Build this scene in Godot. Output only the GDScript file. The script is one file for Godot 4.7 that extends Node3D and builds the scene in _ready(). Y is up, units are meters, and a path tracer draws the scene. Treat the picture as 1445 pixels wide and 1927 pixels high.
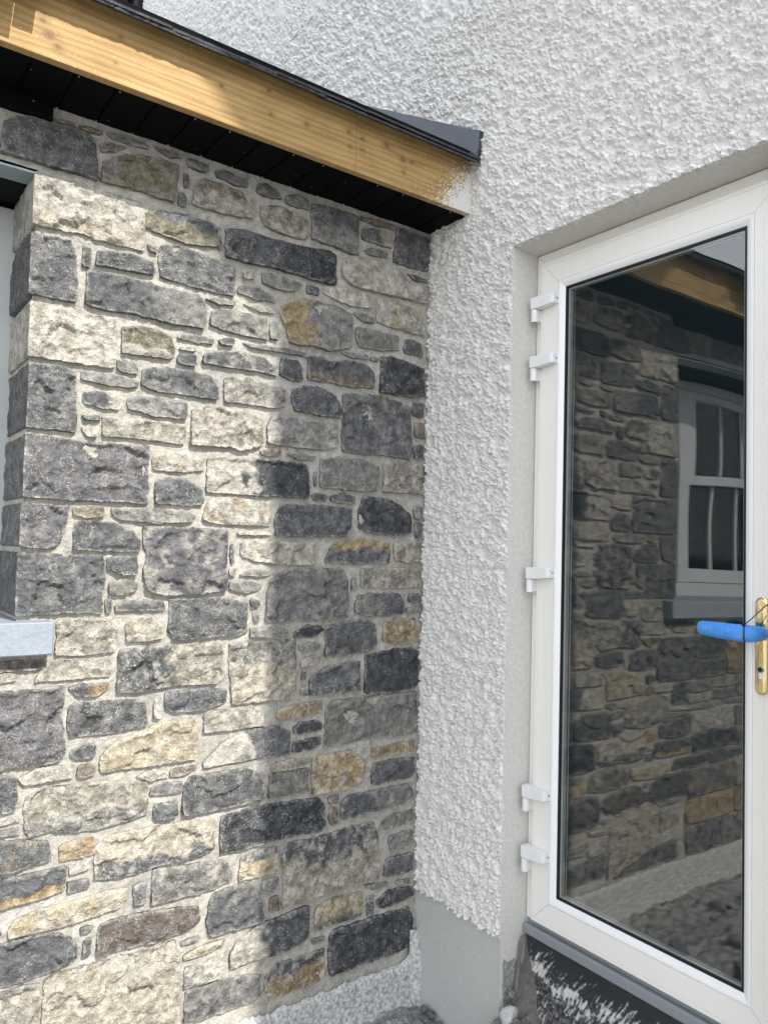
extends Node3D
# A stone wing meets a roughcast house wall with a glazed door. x runs along the house wall, z along the stone wall, y is up.

var rng := RandomNumberGenerator.new()
var M := {}
var counts := {}
var lump: FastNoiseLite
var facet: FastNoiseLite
var fine: FastNoiseLite
var tone: FastNoiseLite
var wob: FastNoiseLite
var stone_wall: Node3D

const PALETTE := {
	"d": Color(0.138, 0.142, 0.147), "k": Color(0.075, 0.081, 0.089), "g": Color(0.25, 0.245, 0.232), "w": Color(0.46, 0.44, 0.39),
	"o": Color(0.36, 0.275, 0.165), "b": Color(0.23, 0.19, 0.15), "v": Color(0.22, 0.205, 0.15), "p": Color(0.165, 0.163, 0.172),
	"r": Color(0.155, 0.13, 0.115), "bg": Color(0.32, 0.30, 0.255), "bw": Color(0.385, 0.355, 0.30), "wo": Color(0.415, 0.38, 0.31),
	"ow": Color(0.43, 0.37, 0.265), "wb": Color(0.42, 0.38, 0.315), "bo": Color(0.36, 0.295, 0.20),
}


class Bag:
	var v := PackedVector3Array()
	var n := PackedVector3Array()
	var c := PackedColorArray()
	var u := PackedVector2Array()
	var i := PackedInt32Array()

	func tri(a: Vector3, b: Vector3, d: Vector3, out: Vector3, col := Color.WHITE, ua := Vector2.ZERO, ub := Vector2.ZERO, ud := Vector2.ZERO) -> void:
		var nn := (d - a).cross(b - a)
		if nn.length_squared() < 1e-16:
			return
		nn = nn.normalized()
		var k := v.size()
		var flip := nn.dot(out) < 0.0
		if flip:
			nn = -nn
		v.append(a); v.append(b); v.append(d)
		u.append(ua); u.append(ub); u.append(ud)
		for q in 3:
			n.append(nn)
			c.append(col)
		if flip:
			i.append(k); i.append(k + 2); i.append(k + 1)
		else:
			i.append(k); i.append(k + 1); i.append(k + 2)

	func quad(a: Vector3, b: Vector3, d: Vector3, e: Vector3, out: Vector3, col := Color.WHITE, ua := Vector2.ZERO, ub := Vector2.ZERO, ud := Vector2.ZERO, ue := Vector2.ZERO) -> void:
		tri(a, b, d, out, col, ua, ub, ud)
		tri(a, d, e, out, col, ua, ud, ue)

	func box(lo: Vector3, hi: Vector3, bev := 0.0, t := Transform3D.IDENTITY, col := Color.WHITE) -> void:
		var mid := (lo + hi) * 0.5
		var h := (hi - lo) * 0.5
		var bb := minf(bev, minf(h.x, minf(h.y, h.z)) * 0.9)
		var p := func(sx: float, sy: float, sz: float, ax: int) -> Vector3:
			var q := Vector3(sx * (h.x - (0.0 if ax == 0 else bb)), sy * (h.y - (0.0 if ax == 1 else bb)), sz * (h.z - (0.0 if ax == 2 else bb)))
			return t * (mid + q)
		var w := t.basis
		for ax in 3:
			for s in [-1.0, 1.0]:
				var q: Array = []
				for k in [[-1.0, -1.0], [1.0, -1.0], [1.0, 1.0], [-1.0, 1.0]]:
					if ax == 0: q.append(p.call(s, k[0], k[1], 0))
					elif ax == 1: q.append(p.call(k[0], s, k[1], 1))
					else: q.append(p.call(k[0], k[1], s, 2))
				var o := Vector3.ZERO
				o[ax] = s
				quad(q[0], q[1], q[2], q[3], w * o, col)
		if bb <= 0.0:
			return
		for s in [-1.0, 1.0]:
			for r in [-1.0, 1.0]:
				quad(p.call(s, r, -1.0, 0), p.call(s, r, 1.0, 0), p.call(s, r, 1.0, 1), p.call(s, r, -1.0, 1), w * Vector3(s, r, 0), col)
				quad(p.call(s, -1.0, r, 0), p.call(s, 1.0, r, 0), p.call(s, 1.0, r, 2), p.call(s, -1.0, r, 2), w * Vector3(s, 0, r), col)
				quad(p.call(-1.0, s, r, 1), p.call(1.0, s, r, 1), p.call(1.0, s, r, 2), p.call(-1.0, s, r, 2), w * Vector3(0, s, r), col)
				for z in [-1.0, 1.0]:
					tri(p.call(s, r, z, 0), p.call(s, r, z, 1), p.call(s, r, z, 2), w * Vector3(s, r, z), col)

	# a tube of elliptical rings along a path
	func tube(path: PackedVector3Array, ra: PackedFloat32Array, rb: PackedFloat32Array, up: Vector3, seg := 14) -> void:
		var k := v.size()
		for q in path.size():
			var d := (path[mini(q + 1, path.size() - 1)] - path[maxi(q - 1, 0)]).normalized()
			var e := d.cross(up).normalized()
			var f := e.cross(d).normalized()
			for s in seg:
				var a := TAU * s / seg
				v.append(path[q] + e * cos(a) * ra[q] + f * sin(a) * rb[q])
				n.append((e * cos(a) / ra[q] + f * sin(a) / rb[q]).normalized())
				c.append(Color.WHITE)
				u.append(Vector2(float(q) / path.size(), float(s) / seg))
		for q in path.size() - 1:
			for s in seg:
				var a0 := k + q * seg + s
				var a1 := k + q * seg + (s + 1) % seg
				i.append(a0); i.append(a1); i.append(a0 + seg)
				i.append(a1); i.append(a1 + seg); i.append(a0 + seg)

	func mesh() -> ArrayMesh:
		var a := []
		a.resize(Mesh.ARRAY_MAX)
		a[Mesh.ARRAY_VERTEX] = v
		a[Mesh.ARRAY_NORMAL] = n
		a[Mesh.ARRAY_COLOR] = c
		a[Mesh.ARRAY_TEX_UV] = u
		a[Mesh.ARRAY_INDEX] = i
		var m := ArrayMesh.new()
		m.add_surface_from_arrays(Mesh.PRIMITIVE_TRIANGLES, a)
		return m


func smooth_normals(b: Bag) -> void:
	var acc := PackedVector3Array()
	acc.resize(b.v.size())
	for t in range(0, b.i.size(), 3):
		var p := b.v[b.i[t]]
		var nn := (b.v[b.i[t + 2]] - p).cross(b.v[b.i[t + 1]] - p)
		acc[b.i[t]] += nn
		acc[b.i[t + 1]] += nn
		acc[b.i[t + 2]] += nn
	for k in acc.size():
		acc[k] = acc[k].normalized()
	b.n = acc


func numbered(parent: Node, called: String) -> String:
	var key := str(parent.get_instance_id()) + called
	var k: int = counts.get(key, 0)
	counts[key] = k + 1
	return called if k == 0 else "%s_%03d" % [called, k]


func part(called: String, mesh: Mesh, mat: Material, parent: Node) -> MeshInstance3D:
	var o := MeshInstance3D.new()
	o.name = numbered(parent, called)
	o.mesh = mesh
	o.material_override = mat
	parent.add_child(o, true)
	return o


func thing(called: String, label: String, category: String, group := "") -> Node3D:
	var o := Node3D.new()
	o.set_meta("kind", "thing")
	o.name = numbered(self, called)
	add_child(o, true)
	tag(o, label, category, group)
	return o


func tag(o: Node, label: String, category: String, group := "") -> void:
	o.set_meta("label", label)
	o.set_meta("category", category)
	if group:
		o.set_meta("group", group)


func structure(called: String, mesh: Mesh, mat: Material, label: String) -> MeshInstance3D:
	var o := part(called, mesh, mat, self)
	o.set_meta("kind", "structure")
	o.set_meta("label", label)
	return o


func noise(kind: int, size: float, octaves: int, seed_: int) -> FastNoiseLite:
	var f := FastNoiseLite.new()
	f.noise_type = kind
	f.frequency = 1.0 / size
	f.seed = seed_
	if octaves > 1:
		f.fractal_type = FastNoiseLite.FRACTAL_FBM
		f.fractal_octaves = octaves
	else:
		f.fractal_type = FastNoiseLite.FRACTAL_NONE
	return f


func seamless(f: FastNoiseLite, w: int, h: int) -> PackedByteArray:
	return f.get_seamless_image(w, h, false, false, 0.15, true).get_data()


func grey_texture(data: PackedByteArray, w: int, h: int) -> ImageTexture:
	return ImageTexture.create_from_image(Image.create_from_data(w, h, false, Image.FORMAT_L8, data))


func rgba_texture(data: PackedByteArray, w: int, h: int) -> ImageTexture:
	return ImageTexture.create_from_image(Image.create_from_data(w, h, false, Image.FORMAT_RGBA8, data))


func mat(called: String, col: Color, rough: float, spec := 0.4) -> StandardMaterial3D:
	var m := StandardMaterial3D.new()
	m.resource_name = called
	m.albedo_color = col.linear_to_srgb()
	m.roughness = rough
	m.metallic_specular = spec
	M[called] = m
	return m


func world_tri(m: StandardMaterial3D, scale: float, layer := 1) -> void:
	if layer == 1:
		m.uv1_triplanar = true
		m.uv1_world_triplanar = true
		m.uv1_scale = Vector3.ONE * scale
		m.uv1_triplanar_sharpness = 6.0
	else:
		m.uv2_triplanar = true
		m.uv2_world_triplanar = true
		m.uv2_scale = Vector3.ONE * scale
		m.uv2_triplanar_sharpness = 6.0


func rough_noise(size: float, seed_: int) -> FastNoiseLite:
	var f := noise(FastNoiseLite.TYPE_SIMPLEX, size, 6, seed_)
	f.fractal_gain = 0.68
	f.domain_warp_enabled = true
	f.domain_warp_amplitude = 18.0
	f.domain_warp_frequency = 0.03
	return f


func make_materials() -> void:
	var s := 768
	var a := seamless(rough_noise(95.0, 11), s, s)
	var b := seamless(noise(FastNoiseLite.TYPE_VALUE, 3.2, 2, 12), s, s)
	var rf := noise(FastNoiseLite.TYPE_SIMPLEX_SMOOTH, 38.0, 4, 13)
	rf.fractal_type = FastNoiseLite.FRACTAL_RIDGED
	rf.domain_warp_enabled = true
	rf.domain_warp_amplitude = 22.0
	rf.domain_warp_frequency = 0.02
	var r := seamless(rf, s, s)
	var blot := seamless(noise(FastNoiseLite.TYPE_SIMPLEX_SMOOTH, 110.0, 3, 14), s, s)
	var grain := PackedByteArray()
	var bump := PackedByteArray()
	var vein := PackedByteArray()
	var lime := PackedByteArray()
	var sand := PackedByteArray()
	var flick := PackedByteArray()
	grain.resize(s * s); bump.resize(s * s); sand.resize(s * s)
	vein.resize(s * s * 4); lime.resize(s * s * 4); flick.resize(s * s * 4)
	for k in s * s:
		var av := a[k] / 255.0
		var bv := b[k] / 255.0
		var rv := r[k] / 255.0
		var bl := blot[k] / 255.0
		grain[k] = int(255.0 * clampf(0.84 + (av - 0.5) * 0.44 + (bv - 0.5) * 0.24, 0.4, 1.0))
		bump[k] = int(255.0 * clampf(0.5 + (av - 0.5) * 1.1 + (bv - 0.5) * 0.16 - maxf(0.0, rv - 0.8) * 0.8, 0.0, 1.0))
		sand[k] = int(255.0 * clampf(0.9 + (av - 0.5) * 0.22 + (bv - 0.5) * 0.34, 0.4, 1.0))
		# lime left on the stones: thin scratches and crumbs, patchy
		var line := clampf((rv - 0.74) * 6.0, 0.0, 1.0) * clampf((bl - 0.33) * 4.0, 0.0, 1.0)
		var crumb := clampf((bv - 0.66) * 9.0, 0.0, 1.0) * clampf((bl - 0.46) * 5.0, 0.0, 1.0) * clampf((av - 0.46) * 7.0, 0.0, 1.0)
		var al := clampf(line * 0.62 + crumb * 0.45, 0.0, 0.8)
		vein[k * 4] = 214; vein[k * 4 + 1] = 211; vein[k * 4 + 2] = 204
		vein[k * 4 + 3] = int(255.0 * al)
		# heavier bloom of lime for the light stones, with brown freckles showing through
		var hv := clampf((av - 0.46) * 4.5 + (bv - 0.5) * 0.5, 0.0, 1.0) * clampf((bl - 0.25) * 3.0, 0.0, 1.0)
		lime[k * 4] = 226; lime[k * 4 + 1] = 221; lime[k * 4 + 2] = 209
		lime[k * 4 + 3] = int(255.0 * clampf(maxf(hv * 0.36, line * 0.65), 0.0, 0.9))
		# paint flicked over concrete
		var fl := clampf((bv - 0.40) * 5.0 + (av - 0.5) * 3.5 + (bl - 0.5) * 2.5, 0.0, 1.0)
		flick[k * 4] = 214; flick[k * 4 + 1] = 216; flick[k * 4 + 2] = 213
		flick[k * 4 + 3] = int(255.0 * fl)
	var even := PackedByteArray()
	even.resize(s * s)
	for k in s * s:
		even[k] = int(255.0 * clampf(0.94 + (b[k] / 255.0 - 0.5) * 0.16 + (a[k] / 255.0 - 0.5) * 0.08, 0.4, 1.0))
	var t_even := grey_texture(even, s, s)
	var t_grain := grey_texture(grain, s, s)
	var t_bump := grey_texture(bump, s, s)
	var t_sand := grey_texture(sand, s, s)
	var t_vein := rgba_texture(vein, s, s)
	var faint := vein.duplicate()
	for k in s * s:
		faint[k * 4 + 3] = int(vein[k * 4 + 3] * clampf((blot[k] - 120) / 90.0, 0.05, 0.7))
	var t_faint := rgba_texture(faint, s, s)
	var t_lime := rgba_texture(lime, s, s)
	var t_flick := rgba_texture(flick, s, s)

	for kind in ["stone_dark", "stone_plain", "stone_light"]:
		var m := mat(kind, Color.WHITE, 0.82, 0.35)
		m.vertex_color_use_as_albedo = true
		m.albedo_texture = t_grain
		m.heightmap_enabled = true
		m.heightmap_texture = t_bump
		m.heightmap_scale = 0.8
		world_tri(m, 2.3)
		m.detail_enabled = true
		m.detail_blend_mode = BaseMaterial3D.BLEND_MODE_MIX
		m.detail_albedo = t_lime if kind == "stone_light" else (t_vein if kind == "stone_dark" else t_faint)
		m.detail_uv_layer = BaseMaterial3D.DETAIL_UV_2
		world_tri(m, 2.1 if kind == "stone_light" else (2.9 if kind == "stone_dark" else 1.8), 2)
	var mo := mat("mortar", Color(0.58, 0.56, 0.51), 0.95, 0.2)
	mo.vertex_color_use_as_albedo = true
	mo.albedo_texture = t_sand
	mo.heightmap_enabled = true
	mo.heightmap_texture = t_bump
	mo.heightmap_scale = 0.35
	world_tri(mo, 3.1)
	var rc := mat("roughcast", Color(0.83, 0.82, 0.795), 0.85, 0.3)
	rc.heightmap_enabled = true
	rc.heightmap_texture = t_bump
	rc.heightmap_scale = 0.5
	world_tri(rc, 6.0)
	var rs := mat("smooth_render", Color(0.69, 0.68, 0.635), 0.9, 0.3)
	rs.albedo_texture = t_even
	rs.heightmap_enabled = true
	rs.heightmap_texture = t_even
	rs.heightmap_scale = 0.12
	world_tri(rs, 4.5)
	var pl := mat("plinth_render", Color(0.56, 0.575, 0.55), 0.85, 0.3)
	pl.albedo_texture = t_even
	pl.heightmap_enabled = true
	pl.heightmap_texture = t_even
	pl.heightmap_scale = 0.15
	world_tri(pl, 6.0)
	var co := mat("bare_concrete", Color(0.29, 0.275, 0.25), 0.95, 0.2)
	co.albedo_texture = t_sand
	co.heightmap_enabled = true
	co.heightmap_texture = t_bump
	co.heightmap_scale = 0.6
	world_tri(co, 3.7)
	var cf := mat("splashed_concrete", Color(0.40, 0.39, 0.37), 0.95, 0.2)
	cf.albedo_texture = t_sand
	cf.heightmap_enabled = true
	cf.heightmap_texture = t_bump
	cf.heightmap_scale = 0.4
	world_tri(cf, 4.0)
	cf.detail_enabled = true
	cf.detail_blend_mode = BaseMaterial3D.BLEND_MODE_MIX
	cf.detail_albedo = t_flick
	cf.detail_uv_layer = BaseMaterial3D.DETAIL_UV_2
	world_tri(cf, 6.5, 2)
	var jc := mat("jamb_concrete", Color(0.43, 0.43, 0.42), 0.95, 0.2)
	jc.albedo_texture = t_sand
	jc.heightmap_enabled = true
	jc.heightmap_texture = t_bump
	jc.heightmap_scale = 0.5
	world_tri(jc, 4.2)
	jc.detail_enabled = true
	jc.detail_blend_mode = BaseMaterial3D.BLEND_MODE_MIX
	jc.detail_albedo = t_vein
	jc.detail_uv_layer = BaseMaterial3D.DETAIL_UV_2
	world_tri(jc, 4.6, 2)
	var gr := mat("site_dirt", Color(0.56, 0.55, 0.525), 1.0, 0.1)
	gr.vertex_color_use_as_albedo = true
	gr.albedo_texture = t_grain
	gr.heightmap_enabled = true
	gr.heightmap_texture = t_bump
	gr.heightmap_scale = 1.2
	world_tri(gr, 1.7)
	var sl := mat("roof_slate", Color(0.075, 0.08, 0.09), 0.6, 0.4)
	sl.albedo_texture = t_grain
	sl.heightmap_enabled = true
	sl.heightmap_texture = t_bump
	sl.heightmap_scale = 0.3
	world_tri(sl, 3.0)
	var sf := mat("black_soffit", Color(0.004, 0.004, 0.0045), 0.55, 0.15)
	sf.detail_enabled = true
	sf.detail_blend_mode = BaseMaterial3D.BLEND_MODE_MIX
	sf.detail_uv_layer = BaseMaterial3D.DETAIL_UV_2
	world_tri(sf, 1.1, 2)
	var spots := PackedByteArray()
	spots.resize(512 * 512 * 4)
	rng.seed = 77
	for k in 150:
		var px := rng.randi_range(2, 509)
		var py := rng.randi_range(2, 509)
		var big := rng.randf() < 0.12
		for dx in (2 if big else 1):
			for dy in (2 if big else 1):
				var q := ((py + dy) * 512 + px + dx) * 4
				spots[q] = 190; spots[q + 1] = 190; spots[q + 2] = 188; spots[q + 3] = 200 if big else 120
	sf.detail_albedo = rgba_texture(spots, 512, 512)
	mat("lead", Color(0.055, 0.062, 0.078), 0.38, 0.5).metallic = 0.25
	var up := mat("white_upvc", Color(0.78, 0.77, 0.735), 0.32, 0.5)
	up.clearcoat_enabled = false
	mat("window_paint", Color(0.50, 0.53, 0.525), 0.4, 0.4)
	mat("white_bead", Color(0.80, 0.81, 0.81), 0.26, 0.5)
	mat("hinge_white", Color(0.72, 0.73, 0.73), 0.3, 0.5)
	mat("gasket_black", Color(0.012, 0.012, 0.013), 0.5, 0.4)
	mat("spacer_grey", Color(0.30, 0.33, 0.32), 0.45, 0.5)
	mat("sill_grey", Color(0.22, 0.24, 0.26), 0.4, 0.5)
	mat("screw_steel", Color(0.45, 0.45, 0.45), 0.35, 0.5).metallic = 0.8
	var br := mat("brass", Color(0.90, 0.74, 0.40), 0.09, 0.5)
	br.metallic = 1.0
	var bl_ := mat("blue_sleeve", Color(0.05, 0.25, 0.68), 0.45, 0.4)
	bl_.detail_enabled = true
	bl_.detail_blend_mode = BaseMaterial3D.BLEND_MODE_MIX
	bl_.detail_uv_layer = BaseMaterial3D.DETAIL_UV_2
	world_tri(bl_, 5.0, 2)
	bl_.detail_albedo = t_vein
	mat("black_cord", Color(0.01, 0.01, 0.01), 0.6, 0.3)
	mat("dark_room", Color(0.02, 0.02, 0.022), 0.9, 0.1)
	mat("black_metal", Color(0.012, 0.012, 0.014), 0.4, 0.4)
	var st := mat("sill_stone", Color(0.33, 0.37, 0.42), 0.7, 0.4)
	st.albedo_texture = t_even
	st.heightmap_enabled = true
	st.heightmap_texture = t_bump
	st.heightmap_scale = 0.15
	world_tri(st, 2.6)
	var zn := mat("galvanised_steel", Color(0.33, 0.38, 0.40), 0.45, 0.5)
	zn.metallic = 0.6
	var tb := mat("rough_timber", Color(0.36, 0.27, 0.17), 0.85, 0.3)
	tb.albedo_texture = t_grain
	world_tri(tb, 2.0)
	var glass := mat("window_glass", Color(0.25, 0.40, 0.46), 0.0, 0.5)
	glass.albedo_color.a = 0.008
	glass.transparency = BaseMaterial3D.TRANSPARENCY_ALPHA
	glass.metallic_specular = 0.55
	var sg := mat("sash_glass", Color(0.03, 0.04, 0.04), 0.0, 0.3)
	sg.albedo_color.a = 0.015
	sg.transparency = BaseMaterial3D.TRANSPARENCY_ALPHA
	timber_texture()
	membrane_texture()


# planed softwood with knots, paint flecks thickening towards the house wall
func timber_texture() -> void:
	var w := 2048
	var h := 320
	var data := PackedByteArray()
	data.resize(w * h * 4)
	var g1 := noise(FastNoiseLite.TYPE_SIMPLEX_SMOOTH, 1.0, 3, 31)
	var g2 := noise(FastNoiseLite.TYPE_SIMPLEX_SMOOTH, 1.0, 2, 32)
	var g3 := noise(FastNoiseLite.TYPE_VALUE, 1.0, 1, 33)
	var knots := [[1.345, 0.055, 0.013], [1.325, 0.035, 0.010], [1.36, 0.085, 0.008], [1.19, 0.05, 0.004], [1.18, 0.12, 0.005], [0.91, 0.10, 0.005], [0.76, 0.075, 0.006], [0.77, 0.14, 0.005], [0.645, 0.085, 0.007], [0.50, 0.115, 0.007], [0.495, 0.07, 0.006], [0.45, 0.11, 0.006], [0.45, 0.075, 0.006], [0.36, 0.12, 0.010], [0.295, 0.095, 0.009], [0.26, 0.10, 0.006], [0.29, 0.055, 0.006], [1.6, 0.1, 0.012], [1.9, 0.06, 0.01], [2.2, 0.1, 0.014]]
	for y in h:
		var my := 0.19 * y / h
		for x in w:
			var z := 2.56 * x / w
			var bend := 0.0
			var dark := 0.0
			for kn in knots:
				var dz: float = z - kn[0]
				if absf(dz) > 0.12:
					continue
				var dy: float = my - kn[1]
				var rad: float = kn[2]
				var d := sqrt(dz * dz * 0.6 + dy * dy) / rad
				bend += rad * 0.9 * signf(dy) * exp(-d * 0.35)
				dark = maxf(dark, exp(-d * d * 0.9) * (0.85 + 0.3 * g2.get_noise_2d(z * 300.0, my * 300.0)))
				dark = maxf(dark, 0.22 * exp(-pow((d - 1.4) * 1.8, 2.0)))
			var yy := my + bend * 0.5 + 0.006 * g1.get_noise_2d(z * 1.6 + (40.0 if z < 0.473 else 0.0), my * 9.0)
			var ring := sin(yy * 330.0 + 3.0 * g1.get_noise_2d(z * 0.8 + 7.0, yy * 20.0))
			var fib := g1.get_noise_2d(z * 7.0, yy * 1500.0)
			var v := 0.97 + 0.15 * ring * absf(ring) + 0.24 * fib + 0.16 * g2.get_noise_2d(z * 5.0, my * 14.0)
			var col := Color(0.40 * v, 0.262 * pow(maxf(v, 0.1), 1.25), 0.108 * pow(maxf(v, 0.1), 1.5))
			col = col.lerp(Color(0.16, 0.085, 0.035), clampf(dark, 0.0, 0.85))
			# flecks of white render near the house wall, a solid patch in the corner
			var fleck := g3.get_noise_2d(z * 330.0, my * 330.0)
			var cover := clampf(1.0 - (z + my * 0.75 - 0.06) / 0.24, 0.0, 1.0)
			if fleck > 0.93 - 2.1 * cover * cover * cover - 0.28 * cover + 0.55 * cover * g2.get_noise_2d(z * 40.0, my * 40.0) or (fleck > 0.93 and my < 0.05):
				col = col.lerp(Color(0.74, 0.74, 0.72), 0.9)
			col = col.linear_to_srgb()
			var q := (y * w + x) * 4
			data[q] = int(clampf(col.r, 0, 1) * 255); data[q + 1] = int(clampf(col.g, 0, 1) * 255); data[q + 2] = int(clampf(col.b, 0, 1) * 255); data[q + 3] = 255
	var m := mat("planed_timber", Color.WHITE, 0.6, 0.35)
	m.albedo_texture = rgba_texture(data, w, h)


# black sheeting with render dragged down it
func membrane_texture() -> void:
	var w := 768
	var h := 384
	var data := PackedByteArray()
	data.resize(w * h * 4)
	var g1 := noise(FastNoiseLite.TYPE_SIMPLEX_SMOOTH, 1.0, 4, 41)
	var g2 := noise(FastNoiseLite.TYPE_SIMPLEX_SMOOTH, 1.0, 3, 42)
	for y in h:
		var t := float(y) / h
		for x in w:
			var s := 1.5 * x / w
			var slant := s + 0.10 * t
			var streak := g1.get_noise_2d(slant * 75.0, t * 6.0)
			var scum := g1.get_noise_2d(slant * 60.0 + 90.0, t * 22.0 + 5.0)
			var patch := g2.get_noise_2d(s * 9.0, t * 5.0)
			var band := exp(-pow((t - 0.22 - 0.10 * g2.get_noise_2d(s * 6.0, 3.0)) / (0.05 + 0.05 * absf(scum)), 2.0))
			var low := clampf((t - 0.40) * 1.2, 0.0, 1.0)
			var cover := streak * 0.95 + scum * 0.35 + patch * 0.55 + band * 0.7 + low * 0.5 - 0.20 - clampf((0.12 - t) * 6.0, 0.0, 1.0)
			var k := clampf(cover * 1.7, 0.0, 1.0)
			var film := clampf(0.35 + scum + 0.5 * low, 0.0, 1.0)
			var col := Color(0.02, 0.021, 0.024).lerp(Color(0.17, 0.17, 0.172), film * smoothf(0.05, 0.4, t) * 0.8).lerp(Color(0.56, 0.56, 0.54), k * 0.9).linear_to_srgb()
			var q := (y * w + x) * 4
			data[q] = int(col.r * 255); data[q + 1] = int(col.g * 255); data[q + 2] = int(col.b * 255); data[q + 3] = 255
	var m := mat("membrane_black", Color.WHITE, 0.5, 0.4)
	m.albedo_texture = rgba_texture(data, w, h)


func smoothf(a: float, b: float, x: float) -> float:
	var t := clampf((x - a) / (b - a), 0.0, 1.0)
	return t * t * (3.0 - 2.0 * t)


# ---------------------------------------------------------------- stonework
# outline in millimetres along the wall (z) and up (y); one or two colours, the second lying at an edge (":l") or in blotches
func stone_mesh(first: String, second: String, flag: String, mm: Array, step: float, bag: Bag = null) -> Bag:
	var raw := PackedVector2Array()
	for k in range(0, mm.size(), 2):
		raw.append(Vector2(mm[k], mm[k + 1]) * 0.001)
	var quoin := flag == "Q"
	var lo := raw[0]
	var hi := raw[0]
	for p in raw:
		lo = lo.min(p)
		hi = hi.max(p)
	var size := hi - lo
	# squared up: blocks were dressed roughly rectangular
	var heart := (lo + hi) * 0.5
	for k in raw.size():
		var e := (raw[k] - heart) / (size * 0.5)
		var push := 1.0 + 0.20 * pow(minf(absf(e.x), absf(e.y)), 2.5)
		e = (e * push).clamp(Vector2(-1, -1), Vector2(1, 1))
		raw[k] = heart + e * size * 0.5
	# corners cut, edges broken up
	var cut := PackedVector2Array()
	for k in raw.size():
		var p := raw[k]
		var q := raw[(k + 1) % raw.size()]
		var off := minf(0.16, 0.0035 / maxf(p.distance_to(q), 0.001))
		cut.append(p.lerp(q, off))
		cut.append(p.lerp(q, 1.0 - off))
	var ring := PackedVector2Array()
	var grow := 0.0022
	var mid := (lo + hi) * 0.5
	for k in cut.size():
		var p := cut[k]
		var q := cut[(k + 1) % cut.size()]
		var parts := maxi(1, int(p.distance_to(q) / step))
		for j in parts:
			var w := p.lerp(q, float(j) / parts)
			var j1 := fine.get_noise_2d(w.x * 1000.0, w.y * 1000.0) * 0.0035 + lump.get_noise_2d(w.x * 1000.0, w.y * 1000.0 + 90.0) * 0.004
			var dirn := (w - mid).normalized()
			if quoin and w.x > hi.x - 0.012:
				dirn = Vector2(0.25, dirn.y)
			ring.append(w + dirn * (j1 + grow))
	var pts := PackedVector2Array(ring)
	var border := ring.size()
	var row := 0
	var y := lo.y
	while y < hi.y:
		var x := lo.x + (step * 0.5 if row % 2 else 0.0)
		while x < hi.x:
			var p := Vector2(x + rng.randf_range(-0.3, 0.3) * step, y + rng.randf_range(-0.3, 0.3) * step)
			if Geometry2D.is_point_in_polygon(p, ring):
				pts.append(p)
			x += step
		y += step * 0.87
		row += 1
	var proud := rng.randf_range(0.004, 0.0115)
	if flag == "R": proud = rng.randf_range(0.011, 0.016)
	if flag == "Q": proud = rng.randf_range(0.004, 0.008)
	if flag == "L": proud = 0.012
	var tilt := Vector2(rng.randf_range(-0.02, 0.02), rng.randf_range(-0.075, -0.005))
	var rough := clampf(minf(size.x, size.y) / 0.12, 0.35, 1.0) * (0.5 if flag == "L" else 1.0)
	var seed_off := rng.randf_range(0.0, 4000.0)
	var b := bag if bag else Bag.new()
	var base := b.v.size()
	var c1: Color = PALETTE[first]
	var side := ""
	var second_name := second
	if second.contains(":"):
		side = second.get_slice(":", 1)
		second_name = second.get_slice(":", 0)
	var c2: Color = PALETTE[second_name]
	var hue := rng.randf_range(0.88, 1.12)
	for k in pts.size():
		var p := pts[k]
		var d := 1.0
		if k < border:
			d = 0.0
		else:
			for j in border:
				var e := ring[j]
				var f := ring[(j + 1) % border] - e
				var g := p - e
				var t := clampf(g.dot(f) / maxf(f.length_squared(), 1e-9), 0.0, 1.0)
				d = minf(d, (g - f * t).length_squared())
			d = sqrt(d)
		var X := p.x * 1000.0 + seed_off
		var Y := p.y * 1000.0
		var fx := facet.get_noise_2d(X, Y * 1.5)
		var cell := fx * 53.7
		var plane: float = (fposmod(cell, 1.0) - 0.5) * 0.10 * (p.x - mid.x) * minf(1.0, 0.08 / size.x) + (fposmod(cell * 7.3, 1.0) - 0.55) * 0.16 * (p.y - mid.y) * minf(1.0, 0.10 / size.y)
		var low := clampf((hi.y - p.y) / size.y, 0.0, 1.0)
		var sill := 0.15 + 0.70 * smoothf(0.35, 0.95, low + 0.12 * tone.get_noise_2d(X * 2.0, Y * 2.0))
		var edge := sill + (0.8 - sill) * smoothf(0.0, 0.0055, d) + smoothf(0.0, 0.03, d) * 0.12
		var h := proud * edge + (fx * 0.0085 + plane + lump.get_noise_2d(X, Y) * 0.0035) * rough * (0.2 + 0.8 * smoothf(0.0, 0.010, d)) + fine.get_noise_2d(X, Y) * 0.0024
		h += tilt.dot(p - mid) * edge
		if quoin and p.x > hi.x - 0.02:
			h = maxf(h, proud * 0.75)
		# colour
		var m := 0.0
		var tn := tone.get_noise_2d(X, Y)
		match side:
			"l": m = smoothf(0.48, 0.40, (hi.x - p.x) / size.x + tn * 0.25)
			"r": m = smoothf(0.48, 0.40, (p.x - lo.x) / size.x + tn * 0.25)
			"t": m = smoothf(0.42, 0.34, (hi.y - p.y) / size.y + tn * 0.30)
			"b": m = smoothf(0.36, 0.28, (p.y - lo.y) / size.y + tn * 0.25)
			_: m = smoothf(-0.05, 0.35, tn) * 0.6
		var col := c1.lerp(c2, m) * hue
		col = col * (1.0 + 0.14 * lump.get_noise_2d(X * 1.7, Y * 1.7 + 500.0) + 0.10 * fine.get_noise_2d(X * 0.6, Y * 0.6 + 300.0))
		var smear := clampf(0.85 - d / 0.007, 0.0, 0.8) * clampf(0.5 + 1.6 * tone.get_noise_2d(X * 3.0, Y * 3.0), 0.0, 1.0)
		col = col.lerp(Color(0.47, 0.45, 0.40), smear)
		col = col * 1.16
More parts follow.
